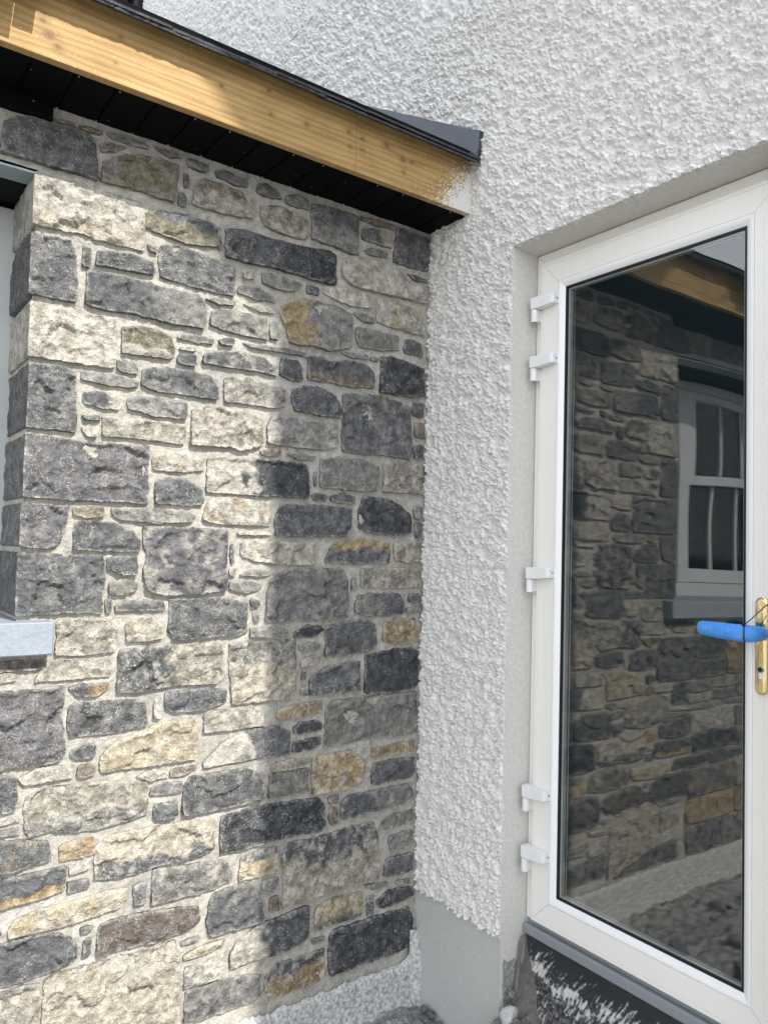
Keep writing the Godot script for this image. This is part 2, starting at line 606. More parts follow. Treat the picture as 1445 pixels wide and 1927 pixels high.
		col.a = 1.0
		b.v.append(Vector3(h, p.y, p.x))
		b.c.append(col.clamp())
		b.u.append(p)
	var tri := Geometry2D.triangulate_delaunay(pts)
	for k in range(0, tri.size(), 3):
		var q0 := pts[tri[k]]
		var q1 := pts[tri[k + 1]]
		var q2 := pts[tri[k + 2]]
		var area := (q1 - q0).cross(q2 - q0)
		if absf(area) < 1e-9:
			continue
		if tri[k] < border and tri[k + 1] < border and tri[k + 2] < border and not Geometry2D.is_point_in_polygon((q0 + q1 + q2) / 3.0, ring):
			continue
		# seen from +x, z runs to the left
		b.i.append(base + tri[k])
		if area > 0.0:
			b.i.append(base + tri[k + 1]); b.i.append(base + tri[k + 2])
		else:
			b.i.append(base + tri[k + 2]); b.i.append(base + tri[k + 1])
	# sides into the wall; a quoin turns the corner
	var back := -0.27 if quoin else -0.03
	var k0 := b.v.size()
	var cut_to := [0.0, -0.004, -0.03] if not quoin else [0.0, -0.004, -0.02, -0.04, -0.06, -0.08, -0.10, -0.12, -0.14, -0.16, -0.18, -0.20, -0.225, -0.25, back]
	for lev in cut_to.size():
		for j in border:
			var p := ring[j]
			var out := (p - mid).normalized()
			var wv := lump.get_noise_3d(p.x * 1000.0, p.y * 1000.0, cut_to[lev] * 1000.0 + 50.0) * (0.006 if quoin else 0.003)
			if quoin and p.x > hi.x - 0.02: out = Vector2(1, 0)
			var f := b.v[base + j]
			b.v.append(Vector3((f.x if lev == 0 else cut_to[lev]), p.y, p.x) + (Vector3(0, out.y, out.x) * wv if lev > 0 else Vector3.ZERO))
			if lev == 0:
				b.c.append(b.c[base + j])
			else:
				var deepc: Color = c1 * 1.1 * (1.0 + 0.35 * lump.get_noise_3d(p.x * 300.0, p.y * 1000.0, cut_to[lev] * 1000.0) + 0.2 * tone.get_noise_3d(p.x * 300.0 + 90.0, p.y * 1000.0, cut_to[lev] * 1000.0))
				deepc.a = 1.0
				b.c.append(deepc.clamp())
			b.u.append(p)
	for lev in cut_to.size() - 1:
		for j in border:
			var p0 := k0 + lev * border + j
			var p1 := k0 + lev * border + (j + 1) % border
			var out2 := ring[j] + ring[(j + 1) % border] - mid * 2.0
			var nn := (b.v[p0 + border] - b.v[p0]).cross(b.v[p1] - b.v[p0])
			if nn.dot(Vector3(0, out2.y, out2.x)) > 0.0:
				b.i.append(p0); b.i.append(p1); b.i.append(p0 + border)
				b.i.append(p1); b.i.append(p1 + border); b.i.append(p0 + border)
			else:
				b.i.append(p0); b.i.append(p0 + border); b.i.append(p1)
				b.i.append(p1); b.i.append(p0 + border); b.i.append(p1 + border)
	return b


func _stone(first: String, second: String, flag: String, mm: Array) -> void:
	var b := stone_mesh(first, second, flag, mm, 0.0052)
	smooth_normals(b)
	var light := first in ["w", "wo", "ow", "bw", "wb", "bo", "bg", "o"]
	part("stone", b.mesh(), M.stone_light if light else (M.stone_dark if rng.randf() < 0.5 else M.stone_plain), stone_wall)


# coursed rubble beyond what was traced, all one piece
func fill_row(z0: float, z1: float, y0: float, y1: float, bag: Bag) -> void:
	var kinds := ["d", "d", "g", "p", "bg", "w", "k", "d", "g", "bw", "o", "p"]
	var z := z0
	while z < z1 - 0.03:
		var w := minf(rng.randf_range(0.12, 0.38), z1 - z)
		if z1 - z - w < 0.06:
			w = z1 - z
		var l := z * 1000.0 + 8.0
		var r := (z + w) * 1000.0 - 8.0
		var lo := y0 * 1000.0 + 7.0 + rng.randf_range(0, 4)
		var hi := y1 * 1000.0 - 7.0 - rng.randf_range(0, 4)
		if y1 - y0 > 0.10 and rng.randf() < 0.3:
			var cut := lerpf(lo, hi, rng.randf_range(0.4, 0.6))
			stone_mesh(kinds[rng.randi() % kinds.size()], "g", "", [l, lo, r, lo, r, cut - 6, l, cut - 6], 0.014, bag)
			lo = cut + 6
		var mm := [l, lo + rng.randf_range(0, 10), (l + r) / 2, lo, r, lo + rng.randf_range(0, 10), r + rng.randf_range(-3, 3), (lo + hi) / 2, r, hi, (l + r) / 2, hi + rng.randf_range(-4, 3), l, hi - rng.randf_range(0, 8)]
		stone_mesh(kinds[rng.randi() % kinds.size()], kinds[rng.randi() % kinds.size()], "", mm, 0.014, bag)
		z += w


func fill_stones(z0: float, z1: float, y0: float, y1: float, bag: Bag) -> void:
	var kinds := ["d", "d", "g", "p", "bg", "w", "k", "d", "g", "bw", "o", "p"]
	var y := y0
	while y < y1 - 0.03:
		var h := minf(rng.randf_range(0.06, 0.16), y1 - y)
		if y1 - y - h < 0.05:
			h = y1 - y
		var z := z0 + rng.randf_range(-0.022, 0.03)
		while z < z1 - 0.03:
			var w := minf(rng.randf_range(0.12, 0.36), z1 - z)
			if z1 - z - w < 0.06:
				w = z1 - z
			var g := 8.0
			var l := z * 1000.0 + g
			var r := (z + w) * 1000.0 - g
			var lo := y * 1000.0 + g + rng.randf_range(0, 4)
			var hi := (y + h) * 1000.0 - g - rng.randf_range(0, 4)
			var mm := [l, lo + rng.randf_range(0, 10), (l + r) / 2, lo, r, lo + rng.randf_range(0, 10), r + rng.randf_range(-3, 3), (lo + hi) / 2, r, hi, (l + r) / 2, hi + rng.randf_range(-4, 3), l, hi - rng.randf_range(0, 8)]
			stone_mesh(kinds[rng.randi() % kinds.size()], kinds[rng.randi() % kinds.size()], "", mm, 0.014, bag)
			z += w
		y += h


func mortar_sheet(b: Bag, z0: float, z1: float, y0: float, y1: float, step: float, deep: float) -> void:
	var nz := maxi(2, int((z1 - z0) / step))
	var ny := maxi(2, int((y1 - y0) / step))
	var k0 := b.v.size()
	for a in ny + 1:
		for c in nz + 1:
			var z := lerpf(z0, z1, float(c) / nz)
			var y := lerpf(y0, y1, float(a) / ny)
			var x := deep + lump.get_noise_2d(z * 700.0 + 900.0, y * 700.0) * 0.005 + fine.get_noise_2d(z * 1000.0, y * 1000.0 + 77.0) * 0.0022
			b.v.append(Vector3(x, y, z))
			var t := 0.90 + 0.22 * tone.get_noise_2d(z * 380.0, y * 380.0) + 0.10 * lump.get_noise_2d(z * 1500.0, y * 1500.0)
			b.c.append(Color(t, t * 0.995, t * (0.985 + 0.05 * tone.get_noise_2d(z * 200.0 + 900.0, y * 200.0))).clamp())
			b.u.append(Vector2(z, y))
	for a in ny:
		for c in nz:
			var p := k0 + a * (nz + 1) + c
			b.i.append(p); b.i.append(p + 1); b.i.append(p + nz + 1)
			b.i.append(p + 1); b.i.append(p + nz + 2); b.i.append(p + nz + 1)


# ---------------------------------------------------------------- roughcast
var dash_a: FastNoiseLite
var dash_b: FastNoiseLite
var dash_m: FastNoiseLite
var dash_w: FastNoiseLite


func dash(x: float, y: float) -> float:
	var X := x * 1000.0
	var Y := y * 1000.0
	var wx := X + 2.0 * dash_w.get_noise_2d(X, Y)
	var wy := Y + 2.0 * dash_w.get_noise_2d(X + 331.0, Y + 77.0)
	var m := dash_m.get_noise_2d(X, Y)
	var ra := (dash_a.get_noise_2d(wx, wy) + 1.0) * 1.85
	var rb := (dash_b.get_noise_2d(wx + 500.0, wy) + 1.0) * 1.85
	var a := sqrt(maxf(0.0, 1.0 - ra * ra)) * smoothf(-0.32, 0.10, m)
	var b := sqrt(maxf(0.0, 1.0 - rb * rb)) * smoothf(-0.50, -0.05, m + 0.2 * dash_w.get_noise_2d(X * 0.4, Y * 0.4))
	return 0.0082 * a + 0.0062 * b + 0.0032 * m + 0.0020 * dash_w.get_noise_2d(X * 2.2, Y * 2.2)


func dash_sheet(x0: float, x1: float, y0: float, y1: float, step: float, rag := Vector4.ZERO, base := 0.0) -> Bag:
	var nx := int((x1 - x0) / step) + 1
	var ny := int((y1 - y0) / step) + 1
	var b := Bag.new()
	var hs := PackedFloat32Array()
	for r in ny + 1:
		for c in nx + 1:
			var x := lerpf(x0, x1, float(c) / nx)
			var y := lerpf(y0, y1, float(r) / ny)
			var h := dash(x, y)
			var ex := x
			var ey := y
			# crumbly edges: x = left, y = right, z = bottom, w = top
			if c == 0 and rag.x > 0: ex -= rag.x * (0.2 + h * 80.0)
			if c == nx and rag.y > 0: ex += rag.y * (h * 80.0 - 0.6)
			if r == 0 and rag.z > 0: ey -= rag.z * (h * 80.0 - 0.3 + 1.2 * dash_m.get_noise_2d(x * 1600.0, 9.0))
			if r == ny and rag.w > 0: ey += rag.w * (h * 80.0 - 0.3)
			b.v.append(Vector3(ex, ey, base + h))
			hs.append(h)
			b.u.append(Vector2(x, y))
			b.c.append(Color.WHITE)
	for r in ny:
		for c in nx:
			var p := r * (nx + 1) + c
			b.i.append(p); b.i.append(p + nx + 1); b.i.append(p + 1)
			b.i.append(p + 1); b.i.append(p + nx + 1); b.i.append(p + nx + 2)
	# skirts back to the wall behind
	var edge: Array = []
	for c in nx: edge.append([c, c + 1])
	for c in nx: edge.append([ny * (nx + 1) + c + 1, ny * (nx + 1) + c])
	for r in ny: edge.append([(r + 1) * (nx + 1), r * (nx + 1)])
	for r in ny: edge.append([r * (nx + 1) + nx, (r + 1) * (nx + 1) + nx])
	for e in edge:
		var k := b.v.size()
		for q in e:
			b.v.append(b.v[q])
			b.u.append(b.u[q])
			b.c.append(Color.WHITE)
		for q in e:
			var p := b.v[q]
			b.v.append(Vector3(p.x, p.y, base - 0.016))
			b.u.append(b.u[q])
			b.c.append(Color.WHITE)
		b.i.append(k); b.i.append(k + 1); b.i.append(k + 2)
		b.i.append(k + 1); b.i.append(k + 3); b.i.append(k + 2)
	smooth_normals(b)
	return b


# ---------------------------------------------------------------- mitred frames
# one length of a frame: profile = pairs (distance in from the outer edge, depth); side l, r, b, t of the rectangle
func mitred(side: String, r: Rect2, profile: Array, gap := 0.0004) -> ArrayMesh:
	var b := Bag.new()
	var x0 := r.position.x
	var y0 := r.position.y
	var x1 := r.end.x
	var y1 := r.end.y
	var ends := func(p: Vector2) -> Array:
		var i := p.x
		match side:
			"l": return [Vector3(x0 + i, y0 + i + gap, p.y), Vector3(x0 + i, y1 - i - gap, p.y)]
			"r": return [Vector3(x1 - i, y0 + i + gap, p.y), Vector3(x1 - i, y1 - i - gap, p.y)]
			"b": return [Vector3(x0 + i + gap, y0 + i, p.y), Vector3(x1 - i - gap, y0 + i, p.y)]
			_: return [Vector3(x0 + i + gap, y1 - i, p.y), Vector3(x1 - i - gap, y1 - i, p.y)]
	var inward: Vector3 = {"l": Vector3(1, 0, 0), "r": Vector3(-1, 0, 0), "b": Vector3(0, 1, 0), "t": Vector3(0, -1, 0)}[side]
	for k in profile.size() - 1:
		var p: Vector2 = profile[k]
		var q: Vector2 = profile[k + 1]
		var d := q - p
		var out := inward * -d.y + Vector3(0, 0, d.x)
		var e: Array = ends.call(p)
		var f: Array = ends.call(q)
		b.quad(e[0], e[1], f[1], f[0], out)
	return b.mesh()


func ring_box(b: Bag, r: Rect2, inset: float, z0: float, z1: float) -> void:
	var o0 := r.position
	var o1 := r.end
	b.box(Vector3(o0.x, o0.y, z0), Vector3(o0.x + inset, o1.y, z1))
	b.box(Vector3(o1.x - inset, o0.y, z0), Vector3(o1.x, o1.y, z1))
	b.box(Vector3(o0.x + inset, o0.y, z0), Vector3(o1.x - inset, o0.y + inset, z1))
	b.box(Vector3(o0.x + inset, o1.y - inset, z0), Vector3(o1.x - inset, o1.y, z1))


# a sheet of float glass, slightly bowed as sealed units are
func pane_mesh(r: Rect2, zf: float, zb: float, amount: float) -> ArrayMesh:
	var b := Bag.new()
	var f := noise(FastNoiseLite.TYPE_SIMPLEX_SMOOTH, 0.42, 1, 5)
	for z in [zf, zb]:
		var k := b.v.size()
		var nx := 24
		var ny := 72
		for j in ny + 1:
			for i in nx + 1:
				var x := lerpf(r.position.x, r.end.x, float(i) / nx)
				var y := lerpf(r.position.y, r.end.y, float(j) / ny)
				b.v.append(Vector3(x, y, z + amount * (f.get_noise_2d(x * 0.9, y) + 0.25 * f.get_noise_2d(x * 2.4 + 3.0, y * 0.8))))
				b.c.append(Color.WHITE)
				b.u.append(Vector2(x, y))
		for j in ny:
			for i in nx:
				var p := k + j * (nx + 1) + i
				if z == zf:
					b.i.append(p); b.i.append(p + nx + 1); b.i.append(p + 1)
					b.i.append(p + 1); b.i.append(p + nx + 1); b.i.append(p + nx + 2)
				else:
					b.i.append(p); b.i.append(p + 1); b.i.append(p + nx + 1)
					b.i.append(p + 1); b.i.append(p + nx + 2); b.i.append(p + nx + 1)
	smooth_normals(b)
	return b.mesh()


# a broken stone: a ball cut back by random planes
func lump_mesh(size: Vector3, seed_: int, cuts := 11) -> ArrayMesh:
	var sp := SphereMesh.new()
	sp.radius = 0.5
	sp.height = 1.0
	sp.radial_segments = 28
	sp.rings = 15
	var arr := sp.get_mesh_arrays()
	var b := Bag.new()
	b.v = arr[Mesh.ARRAY_VERTEX]
	b.i = arr[Mesh.ARRAY_INDEX]
	var r2 := RandomNumberGenerator.new()
	r2.seed = seed_
	var planes: Array = []
	for k in cuts:
		var n := Vector3(r2.randf_range(-1, 1), r2.randf_range(-1, 1), r2.randf_range(-1, 1)).normalized()
		planes.append([n, r2.randf_range(0.24, 0.40)])
	var f := noise(FastNoiseLite.TYPE_SIMPLEX, 0.35, 3, seed_)
	for k in b.v.size():
		var p := b.v[k].normalized()
		var r := 0.5
		for pl in planes:
			var t: float = p.dot(pl[0])
			if t > 0.05:
				r = minf(r, pl[1] / t)
		b.v[k] = p * (r + 0.045 * f.get_noise_3dv(p + Vector3.ONE * seed_)) * size
		b.c.append(Color.WHITE)
		b.u.append(Vector2.ZERO)
	smooth_normals(b)
	return b.mesh()


func _ready() -> void:
	# camera: a phone held at 1.55 m, tipped and rolled a little
	var cam := Camera3D.new()
	cam.name = "Camera3D"
	cam.basis = Basis(Vector3(0.58589, 0.02688, -0.80995), Vector3(0.02249, 0.99853, 0.04941), Vector3(0.81008, -0.04716, 0.58442))
	cam.position = Vector3(2.12587, 1.24465, 1.71187)
	cam.fov = 67.34
	cam.near = 0.02
	cam.far = 200.0
	add_child(cam)
	cam.current = true
	# sky and sun: a bright day, broken cloud, the sun coming along the house wall from the right
	var we := WorldEnvironment.new()
	we.name = "WorldEnvironment"
	var env := Environment.new()
	env.background_mode = Environment.BG_SKY
	var sky := Sky.new()
	var ps := ProceduralSkyMaterial.new()
	ps.sky_top_color = Color(0.765, 0.795, 0.85)
	ps.sky_horizon_color = Color(0.955, 0.95, 0.935)
	ps.sky_curve = 0.25
	ps.ground_bottom_color = Color(0.25, 0.23, 0.2)
	ps.ground_horizon_color = Color(0.5, 0.5, 0.48)
	ps.sun_angle_max = 8.0
	var cl := noise(FastNoiseLite.TYPE_SIMPLEX_SMOOTH, 150.0, 5, 61)
	var ci := cl.get_seamless_image(1024, 512)
	var cd := ci.get_data()
	var cc := PackedByteArray()
	cc.resize(1024 * 512 * 4)
	for k in 1024 * 512:
		var t := clampf((cd[k] / 255.0 - 0.47) * 3.2, 0.0, 1.0)
		cc[k * 4] = 255; cc[k * 4 + 1] = 255; cc[k * 4 + 2] = 255
		cc[k * 4 + 3] = int(150.0 * t)
	ps.sky_cover = rgba_texture(cc, 1024, 512)
	ps.sky_cover_modulate = Color(0.55, 0.56, 0.58)
	sky.sky_material = ps
	env.sky = sky
	env.background_energy_multiplier = 1.7
	env.ambient_light_source = Environment.AMBIENT_SOURCE_SKY
	env.tonemap_mode = Environment.TONE_MAPPER_LINEAR
	env.tonemap_exposure = 1.62
	env.sdfgi_enabled = true
	env.ssao_enabled = true
	env.ssil_enabled = true
	we.environment = env
	add_child(we)
	var sun := DirectionalLight3D.new()
	sun.name = "Sun"
	var to_sun := Vector3(1.0, 0.92, -0.12).normalized()
	sun.basis = Basis.looking_at(-to_sun, Vector3.UP)
	sun.light_color = Color(1.0, 0.978, 0.94)
	sun.light_energy = 1.1
	sun.light_angular_distance = 0.45
	sun.shadow_enabled = true
	add_child(sun)

	lump = noise(FastNoiseLite.TYPE_SIMPLEX_SMOOTH, 55.0, 4, 1)
	facet = noise(FastNoiseLite.TYPE_CELLULAR, 62.0, 1, 2)
	facet.cellular_return_type = FastNoiseLite.RETURN_CELL_VALUE
	facet.domain_warp_enabled = true
	facet.domain_warp_amplitude = 30.0
	facet.domain_warp_frequency = 0.02
	fine = noise(FastNoiseLite.TYPE_SIMPLEX_SMOOTH, 11.0, 3, 3)
	tone = noise(FastNoiseLite.TYPE_SIMPLEX_SMOOTH, 75.0, 3, 4)
	wob = noise(FastNoiseLite.TYPE_SIMPLEX_SMOOTH, 0.5, 3, 8)
	dash_a = noise(FastNoiseLite.TYPE_CELLULAR, 13.0, 1, 21)
	dash_b = noise(FastNoiseLite.TYPE_CELLULAR, 6.8, 1, 22)
	for f in [dash_a, dash_b]:
		f.cellular_return_type = FastNoiseLite.RETURN_DISTANCE
		f.cellular_distance_function = FastNoiseLite.DISTANCE_EUCLIDEAN
		f.cellular_jitter = 1.0
	dash_m = noise(FastNoiseLite.TYPE_SIMPLEX_SMOOTH, 48.0, 3, 23)
	dash_w = noise(FastNoiseLite.TYPE_SIMPLEX_SMOOTH, 9.0, 2, 24)
	make_materials()
	rng.seed = 2024

	build_ground()
	build_stone_wall()
	build_house_wall()
	build_roof()
	build_window()
	build_door()
	build_below_door()


func build_ground() -> void:
	var b := Bag.new()
	var xs := PackedFloat32Array()
	var at := -0.2
	for k in 230:
		xs.append(at)
		at += 0.009 if k < 90 else (0.02 if k < 180 else 0.02 * pow(1.12, k - 180))
	var n := xs.size()
	for j in n:
		for i in n:
			var x := xs[i]
			var z := xs[j]
			var near := clampf(1.0 - (x + z) * 0.1, 0.2, 1.0)
			var h := -0.315 + near * (0.022 * wob.get_noise_2d(x * 1.5, z * 1.5) + 0.012 * wob.get_noise_2d(x * 7.0 + 50.0, z * 7.0) + 0.007 * lump.get_noise_2d(x * 1000.0, z * 1000.0) + 0.003 * fine.get_noise_2d(x * 1000.0, z * 1000.0))
			h += 0.020 * exp(-((x - 0.05) * (x - 0.05) + (z - 0.10) * (z - 0.10)) / 0.008)
			b.v.append(Vector3(x, h, z))
			var t := 1.0 + 0.25 * wob.get_noise_2d(x * 2.0 + 9.0, z * 2.0)
			b.c.append(Color(0.8 * t, 0.8 * t, 0.8 * t))
			b.u.append(Vector2(x, z))
	for j in n - 1:
		for i in n - 1:
			var p := j * n + i
			b.i.append(p); b.i.append(p + 1); b.i.append(p + n)
			b.i.append(p + 1); b.i.append(p + n + 1); b.i.append(p + n)
	smooth_normals(b)
	structure("ground", b.mesh(), M.site_dirt, "bare trodden building-site dirt at the foot of both walls")
	var far := Bag.new()
	far.box(Vector3(-60, -0.7, -60), Vector3(64, -0.42, 64))
	structure("terrain", far.mesh(), M.site_dirt, "bare earth beyond the houses")


func build_stone_wall() -> void:
	stone_wall = thing("stone_wall", "rubble stone wall of dark limestone and tan blocks under the eaves", "wall")
	_stone("d","d","L",[1396,2302,1366,2324,1316,2345,1242,2347,1205,2338,1184,2328,1173,2283,1169,2240,1175,2226,1268,2223,1353,2224,1399,2221,1404,2244])
	_stone("b","b","",[1220,2357,1160,2361,1160,2350,1187,2346,1210,2346])
	_stone("b","b","",[1291,2350,1267,2357,1229,2358,1231,2350,1269,2345])
	_stone("g","d","",[1150,2362,1103,2369,1033,2364,1034,2354,1063,2349,1131,2351])
	_stone("g","b","",[1161,2326,1125,2336,1092,2335,1120,2316,1155,2303])
	_stone("v","g","",[1152,2280,1105,2310,1052,2330,997,2338,949,2327,943,2311,952,2256,964,2227,997,2225,1077,2229,1121,2221,1154,2230])
	_stone("b","g","",[1013,2366,951,2371,929,2360,971,2350])
	_stone("d","w","",[921,2360,892,2364,853,2361,853,2345,880,2336,913,2342])
	_stone("d","d","",[925,2314,912,2316,913,2278,923,2278])
	_stone("d","d","",[933,2259,923,2262,916,2235,924,2218,939,2221])
	_stone("d","g","",[828,2355,792,2364,727,2357,729,2334,767,2333,825,2337])
	_stone("bw","b:t","",[889,2291,863,2315,813,2322,743,2313,703,2264,705,2247,764,2236,837,2232,898,2236])
	_stone("w","wb:b","Q",[1321,2190,1266,2193,1199,2197,1124,2197,1066,2197,1046,2178,1034,2140,1037,2099,1040,2058,1118,2060,1193,2065,1260,2064,1322,2059,1323,2117])
	_stone("v","d:t","",[1030,2172,980,2189,912,2195,836,2190,815,2163,816,2131,860,2119,935,2116,993,2124,1026,2130])
	_stone("d","d","",[816,2187,807,2186,802,2129,810,2121])
	_stone("g","g","",[1022,2083,996,2085,998,2064,1013,2064])
	_stone("d","g","Q",[1323,2031,1272,2037,1228,2034,1216,2004,1208,1934,1206,1882,1257,1876,1321,1878,1324,1954])
	_stone("d","d","",[1194,2029,1176,2033,1175,1983,1194,1981])
	_stone("d","d","",[1157,2029,1117,2036,1060,2043,1007,2033,1003,2006,1013,1999,1087,1994,1158,1989])
	_stone("d","g","",[981,2083,940,2099,876,2097,803,2083,763,2074,758,2021,769,1997,828,1989,904,1993,972,2003,987,2046])
	_stone("d","g:r","",[1178,1965,1115,1975,1047,1976,961,1970,881,1967,848,1943,843,1896,867,1879,951,1870,1043,1877,1129,1874,1181,1883])
	_stone("w","wo","Q",[1319,1850,1264,1856,1197,1846,1119,1847,1099,1822,1099,1775,1109,1729,1123,1717,1214,1715,1280,1720,1318,1723])
	_stone("v","w:b","",[1076,1833,1033,1844,981,1844,948,1831,934,1803,938,1781,952,1771,1004,1767,1082,1762])
	_stone("g","w","",[818,1933,784,1945,715,1948,656,1946,642,1919,653,1883,712,1878,787,1883,827,1891])
	_stone("g","g","",[844,1964,808,1972,754,1975,756,1962,807,1957])
	_stone("d","g","",[692,2356,659,2366,616,2351,609,2333,640,2329,688,2329])
	_stone("g","d","",[590,2350,553,2364,510,2356,513,2329,551,2321,590,2327])
	_stone("bg","v","",[672,2289,626,2308,563,2303,511,2289,516,2236,535,2225,598,2225,654,2236,677,2260])
	_stone("g","d:t","",[487,2345,433,2358,357,2356,318,2348,316,2300,325,2232,353,2225,415,2233,496,2241,492,2294])
	_stone("b","b","",[308,2363,264,2366,163,2369,166,2355,234,2348,304,2348])
	_stone("d","bw:r","",[299,2323,241,2336,177,2331,179,2290,232,2286,298,2287])
	_stone("g","g","",[293,2249,261,2266,194,2268,197,2248,260,2239])
	_stone("d","g","",[147,2361,81,2366,8,2363,17,2251,37,2243,116,2240,166,2240,161,2304])
	_stone("k","d:l","",[783,2190,719,2199,635,2199,534,2202,442,2214,407,2199,401,2118,425,2107,504,2103,607,2110,698,2105,762,2109,788,2143])
	_stone("w","bg","",[373,2196,317,2222,245,2224,154,2224,107,2192,35,2182,22,2153,41,2127,136,2122,226,2118,321,2121,371,2143])
	_stone("d","d","",[103,2214,19,2212,19,2201,75,2196])
	_stone("w","g","R",[729,2078,697,2089,693,2054,725,2055])
	_stone("g","bg","",[661,2084,618,2088,568,2086,523,2079,554,2052,610,2045,663,2053])
	_stone("g","g","",[739,2027,671,2034,628,2016,621,2003,682,1999,741,2005])
	_stone("w","g","",[725,1975,669,1984,620,1979,626,1965,680,1962])
	_stone("d","d","",[504,2083,464,2083,463,2057,503,2057])
	_stone("w","bg","",[444,2088,397,2104,306,2104,255,2096,261,2059,318,2050,396,2057,443,2067])
	_stone("g","o:l","",[577,1999,528,2032,449,2037,381,2031,338,2013,329,1949,338,1915,417,1883,483,1889,554,1885,575,1926,602,1977])
	_stone("g","d","",[325,2028,289,2032,245,2028,248,2007,296,2008])
	_stone("w","o","",[229,2090,173,2102,88,2095,36,2080,26,2031,37,2006,109,2009,178,2011,230,2022])
	_stone("g","g","",[309,1980,237,1984,146,1983,134,1960,141,1934,205,1923,292,1917,311,1946])
	_stone("d","d","",[107,1975,76,1983,36,1972,31,1934,106,1931])
	_stone("g","g","",[631,1937,609,1933,604,1887,632,1890])
	_stone("d","d","R",[798,1851,753,1862,752,1840,791,1838])
	_stone("g","d","",[723,1856,664,1859,572,1865,502,1860,508,1849,597,1848,688,1845])
	_stone("g","v","",[369,1886,327,1896,263,1895,266,1881,334,1876])
	_stone("g","g","",[248,1891,219,1893,220,1881,248,1879])
	_stone("d","w","",[843,1799,796,1817,728,1826,651,1818,607,1792,618,1771,691,1776,778,1773,844,1775])
	_stone("d","d","",[584,1829,533,1832,516,1812,518,1772,556,1769,591,1780])
	_stone("d","b:b","",[492,1850,443,1858,415,1846,340,1864,276,1859,235,1839,237,1790,337,1778,413,1782,492,1779])
	_stone("k","d","",[208,1892,159,1909,97,1898,17,1886,19,1797,62,1784,132,1778,208,1782,206,1837])
	_stone("g","bw","",[776,1738,708,1754,636,1743,580,1735,575,1685,615,1669,687,1673,762,1668])
	_stone("d","d","",[539,1738,492,1756,426,1757,384,1734,366,1702,375,1676,395,1668,475,1670,528,1677,548,1708])
	_stone("d","g","",[346,1742,287,1756,207,1764,131,1750,84,1735,75,1680,69,1618,75,1567,163,1565,266,1559,344,1560,353,1618,355,1694])
	_stone("d","d","",[61,1759,17,1762,20,1714,60,1713])
	_stone("b","d","",[55,1691,15,1690,14,1639,50,1642])
	_stone("d","d","",[53,1610,13,1611,15,1563,51,1566])
	_stone("d","g","Q",[1312,1687,1275,1698,1222,1697,1203,1676,1197,1620,1194,1559,1202,1535,1259,1533,1315,1531,1314,1609])
	_stone("g","b","",[1182,1696,1140,1698,1074,1698,1035,1689,1032,1678,1063,1668,1121,1669,1178,1673])
	_stone("g","bg","",[1093,1739,1062,1747,1037,1731,1036,1712,1065,1710,1092,1718])
	_stone("d","d","R",[917,1787,872,1792,870,1761,894,1757,924,1762])
	_stone("g","g","",[915,1809,870,1810,872,1804,912,1800])
	_stone("g","g","",[922,1842,877,1853,816,1849,821,1835,860,1830,919,1833])
	_stone("d","g","",[1022,1726,967,1740,899,1746,829,1736,800,1712,798,1675,815,1670,896,1672,974,1671,1022,1684])
	_stone("d","w:r","",[1177,1637,1138,1645,1091,1644,1081,1626,1085,1606,1122,1604,1174,1612])
	_stone("g","d","",[1060,1637,1023,1649,953,1654,890,1647,888,1606,920,1600,991,1601,1059,1612])
	_stone("d","d","",[1177,1578,1135,1581,1133,1571,1167,1567])
	_stone("w","bg","",[1177,1545,1137,1552,1138,1525,1161,1525])
	_stone("bg","w","",[1121,1580,1060,1585,986,1584,892,1580,893,1536,917,1529,1008,1532,1119,1527])
	_stone("w","b","",[872,1608,862,1630,820,1648,752,1649,704,1644,656,1634,646,1602,647,1558,676,1545,722,1529,753,1535,864,1531])
	_stone("g","w","",[628,1610,602,1646,552,1644,461,1643,388,1643,376,1609,378,1574,432,1560,548,1557,626,1563])
	_stone("b","d","",[652,1531,622,1542,582,1540,585,1525,639,1520])
	_stone("g","b","",[560,1531,510,1539,451,1532,464,1522,522,1518])
	_stone("p","g","Q",[1313,1511,1249,1513,1160,1506,1066,1506,1002,1503,995,1444,997,1374,1011,1359,1107,1355,1220,1351,1315,1354,1315,1427])
	_stone("w","o","",[981,1485,942,1503,873,1502,835,1488,834,1459,887,1450,975,1448])
	_stone("d","d","",[969,1416,933,1429,886,1427,831,1400,833,1364,867,1354,971,1356])
	_stone("k","w:l","",[818,1463,805,1490,739,1504,669,1507,578,1507,508,1499,481,1473,479,1411,504,1399,604,1398,723,1396,802,1396])
	_stone("p","g","Q",[1317,1330,1275,1334,1211,1333,1203,1306,1220,1245,1241,1223,1287,1225,1316,1233])
	_stone("b","g","",[1188,1332,1116,1338,1112,1312,1151,1308,1187,1311])
	_stone("g","w","",[1092,1332,1030,1338,960,1339,882,1333,850,1322,871,1306,969,1299,1058,1305,1087,1316])
	_stone("w","o","",[826,1327,806,1370,762,1383,693,1382,616,1373,610,1310,661,1306,776,1304,820,1315])
	_stone("d","g","",[1185,1264,1173,1291,1132,1297,1081,1292,1027,1270,1009,1246,1015,1224,1101,1219,1184,1225])
	_stone("p","w","",[998,1276,933,1288,854,1286,760,1279,748,1242,750,1169,754,1117,820,1105,935,1098,971,1119,995,1158,985,1207,996,1241])
	_stone("w","w","",[715,1281,696,1288,606,1283,612,1276,707,1274])
	_stone("d","d","",[590,1328,560,1368,484,1377,399,1376,320,1369,311,1323,341,1286,474,1277,582,1279])
	_stone("k","d","",[281,1377,254,1414,166,1416,112,1392,64,1363,59,1302,124,1290,213,1294,279,1312])
	_stone("g","o","",[50,1392,14,1394,17,1353,44,1352])
	_stone("d","g","",[40,1337,12,1338,18,1284,42,1287])
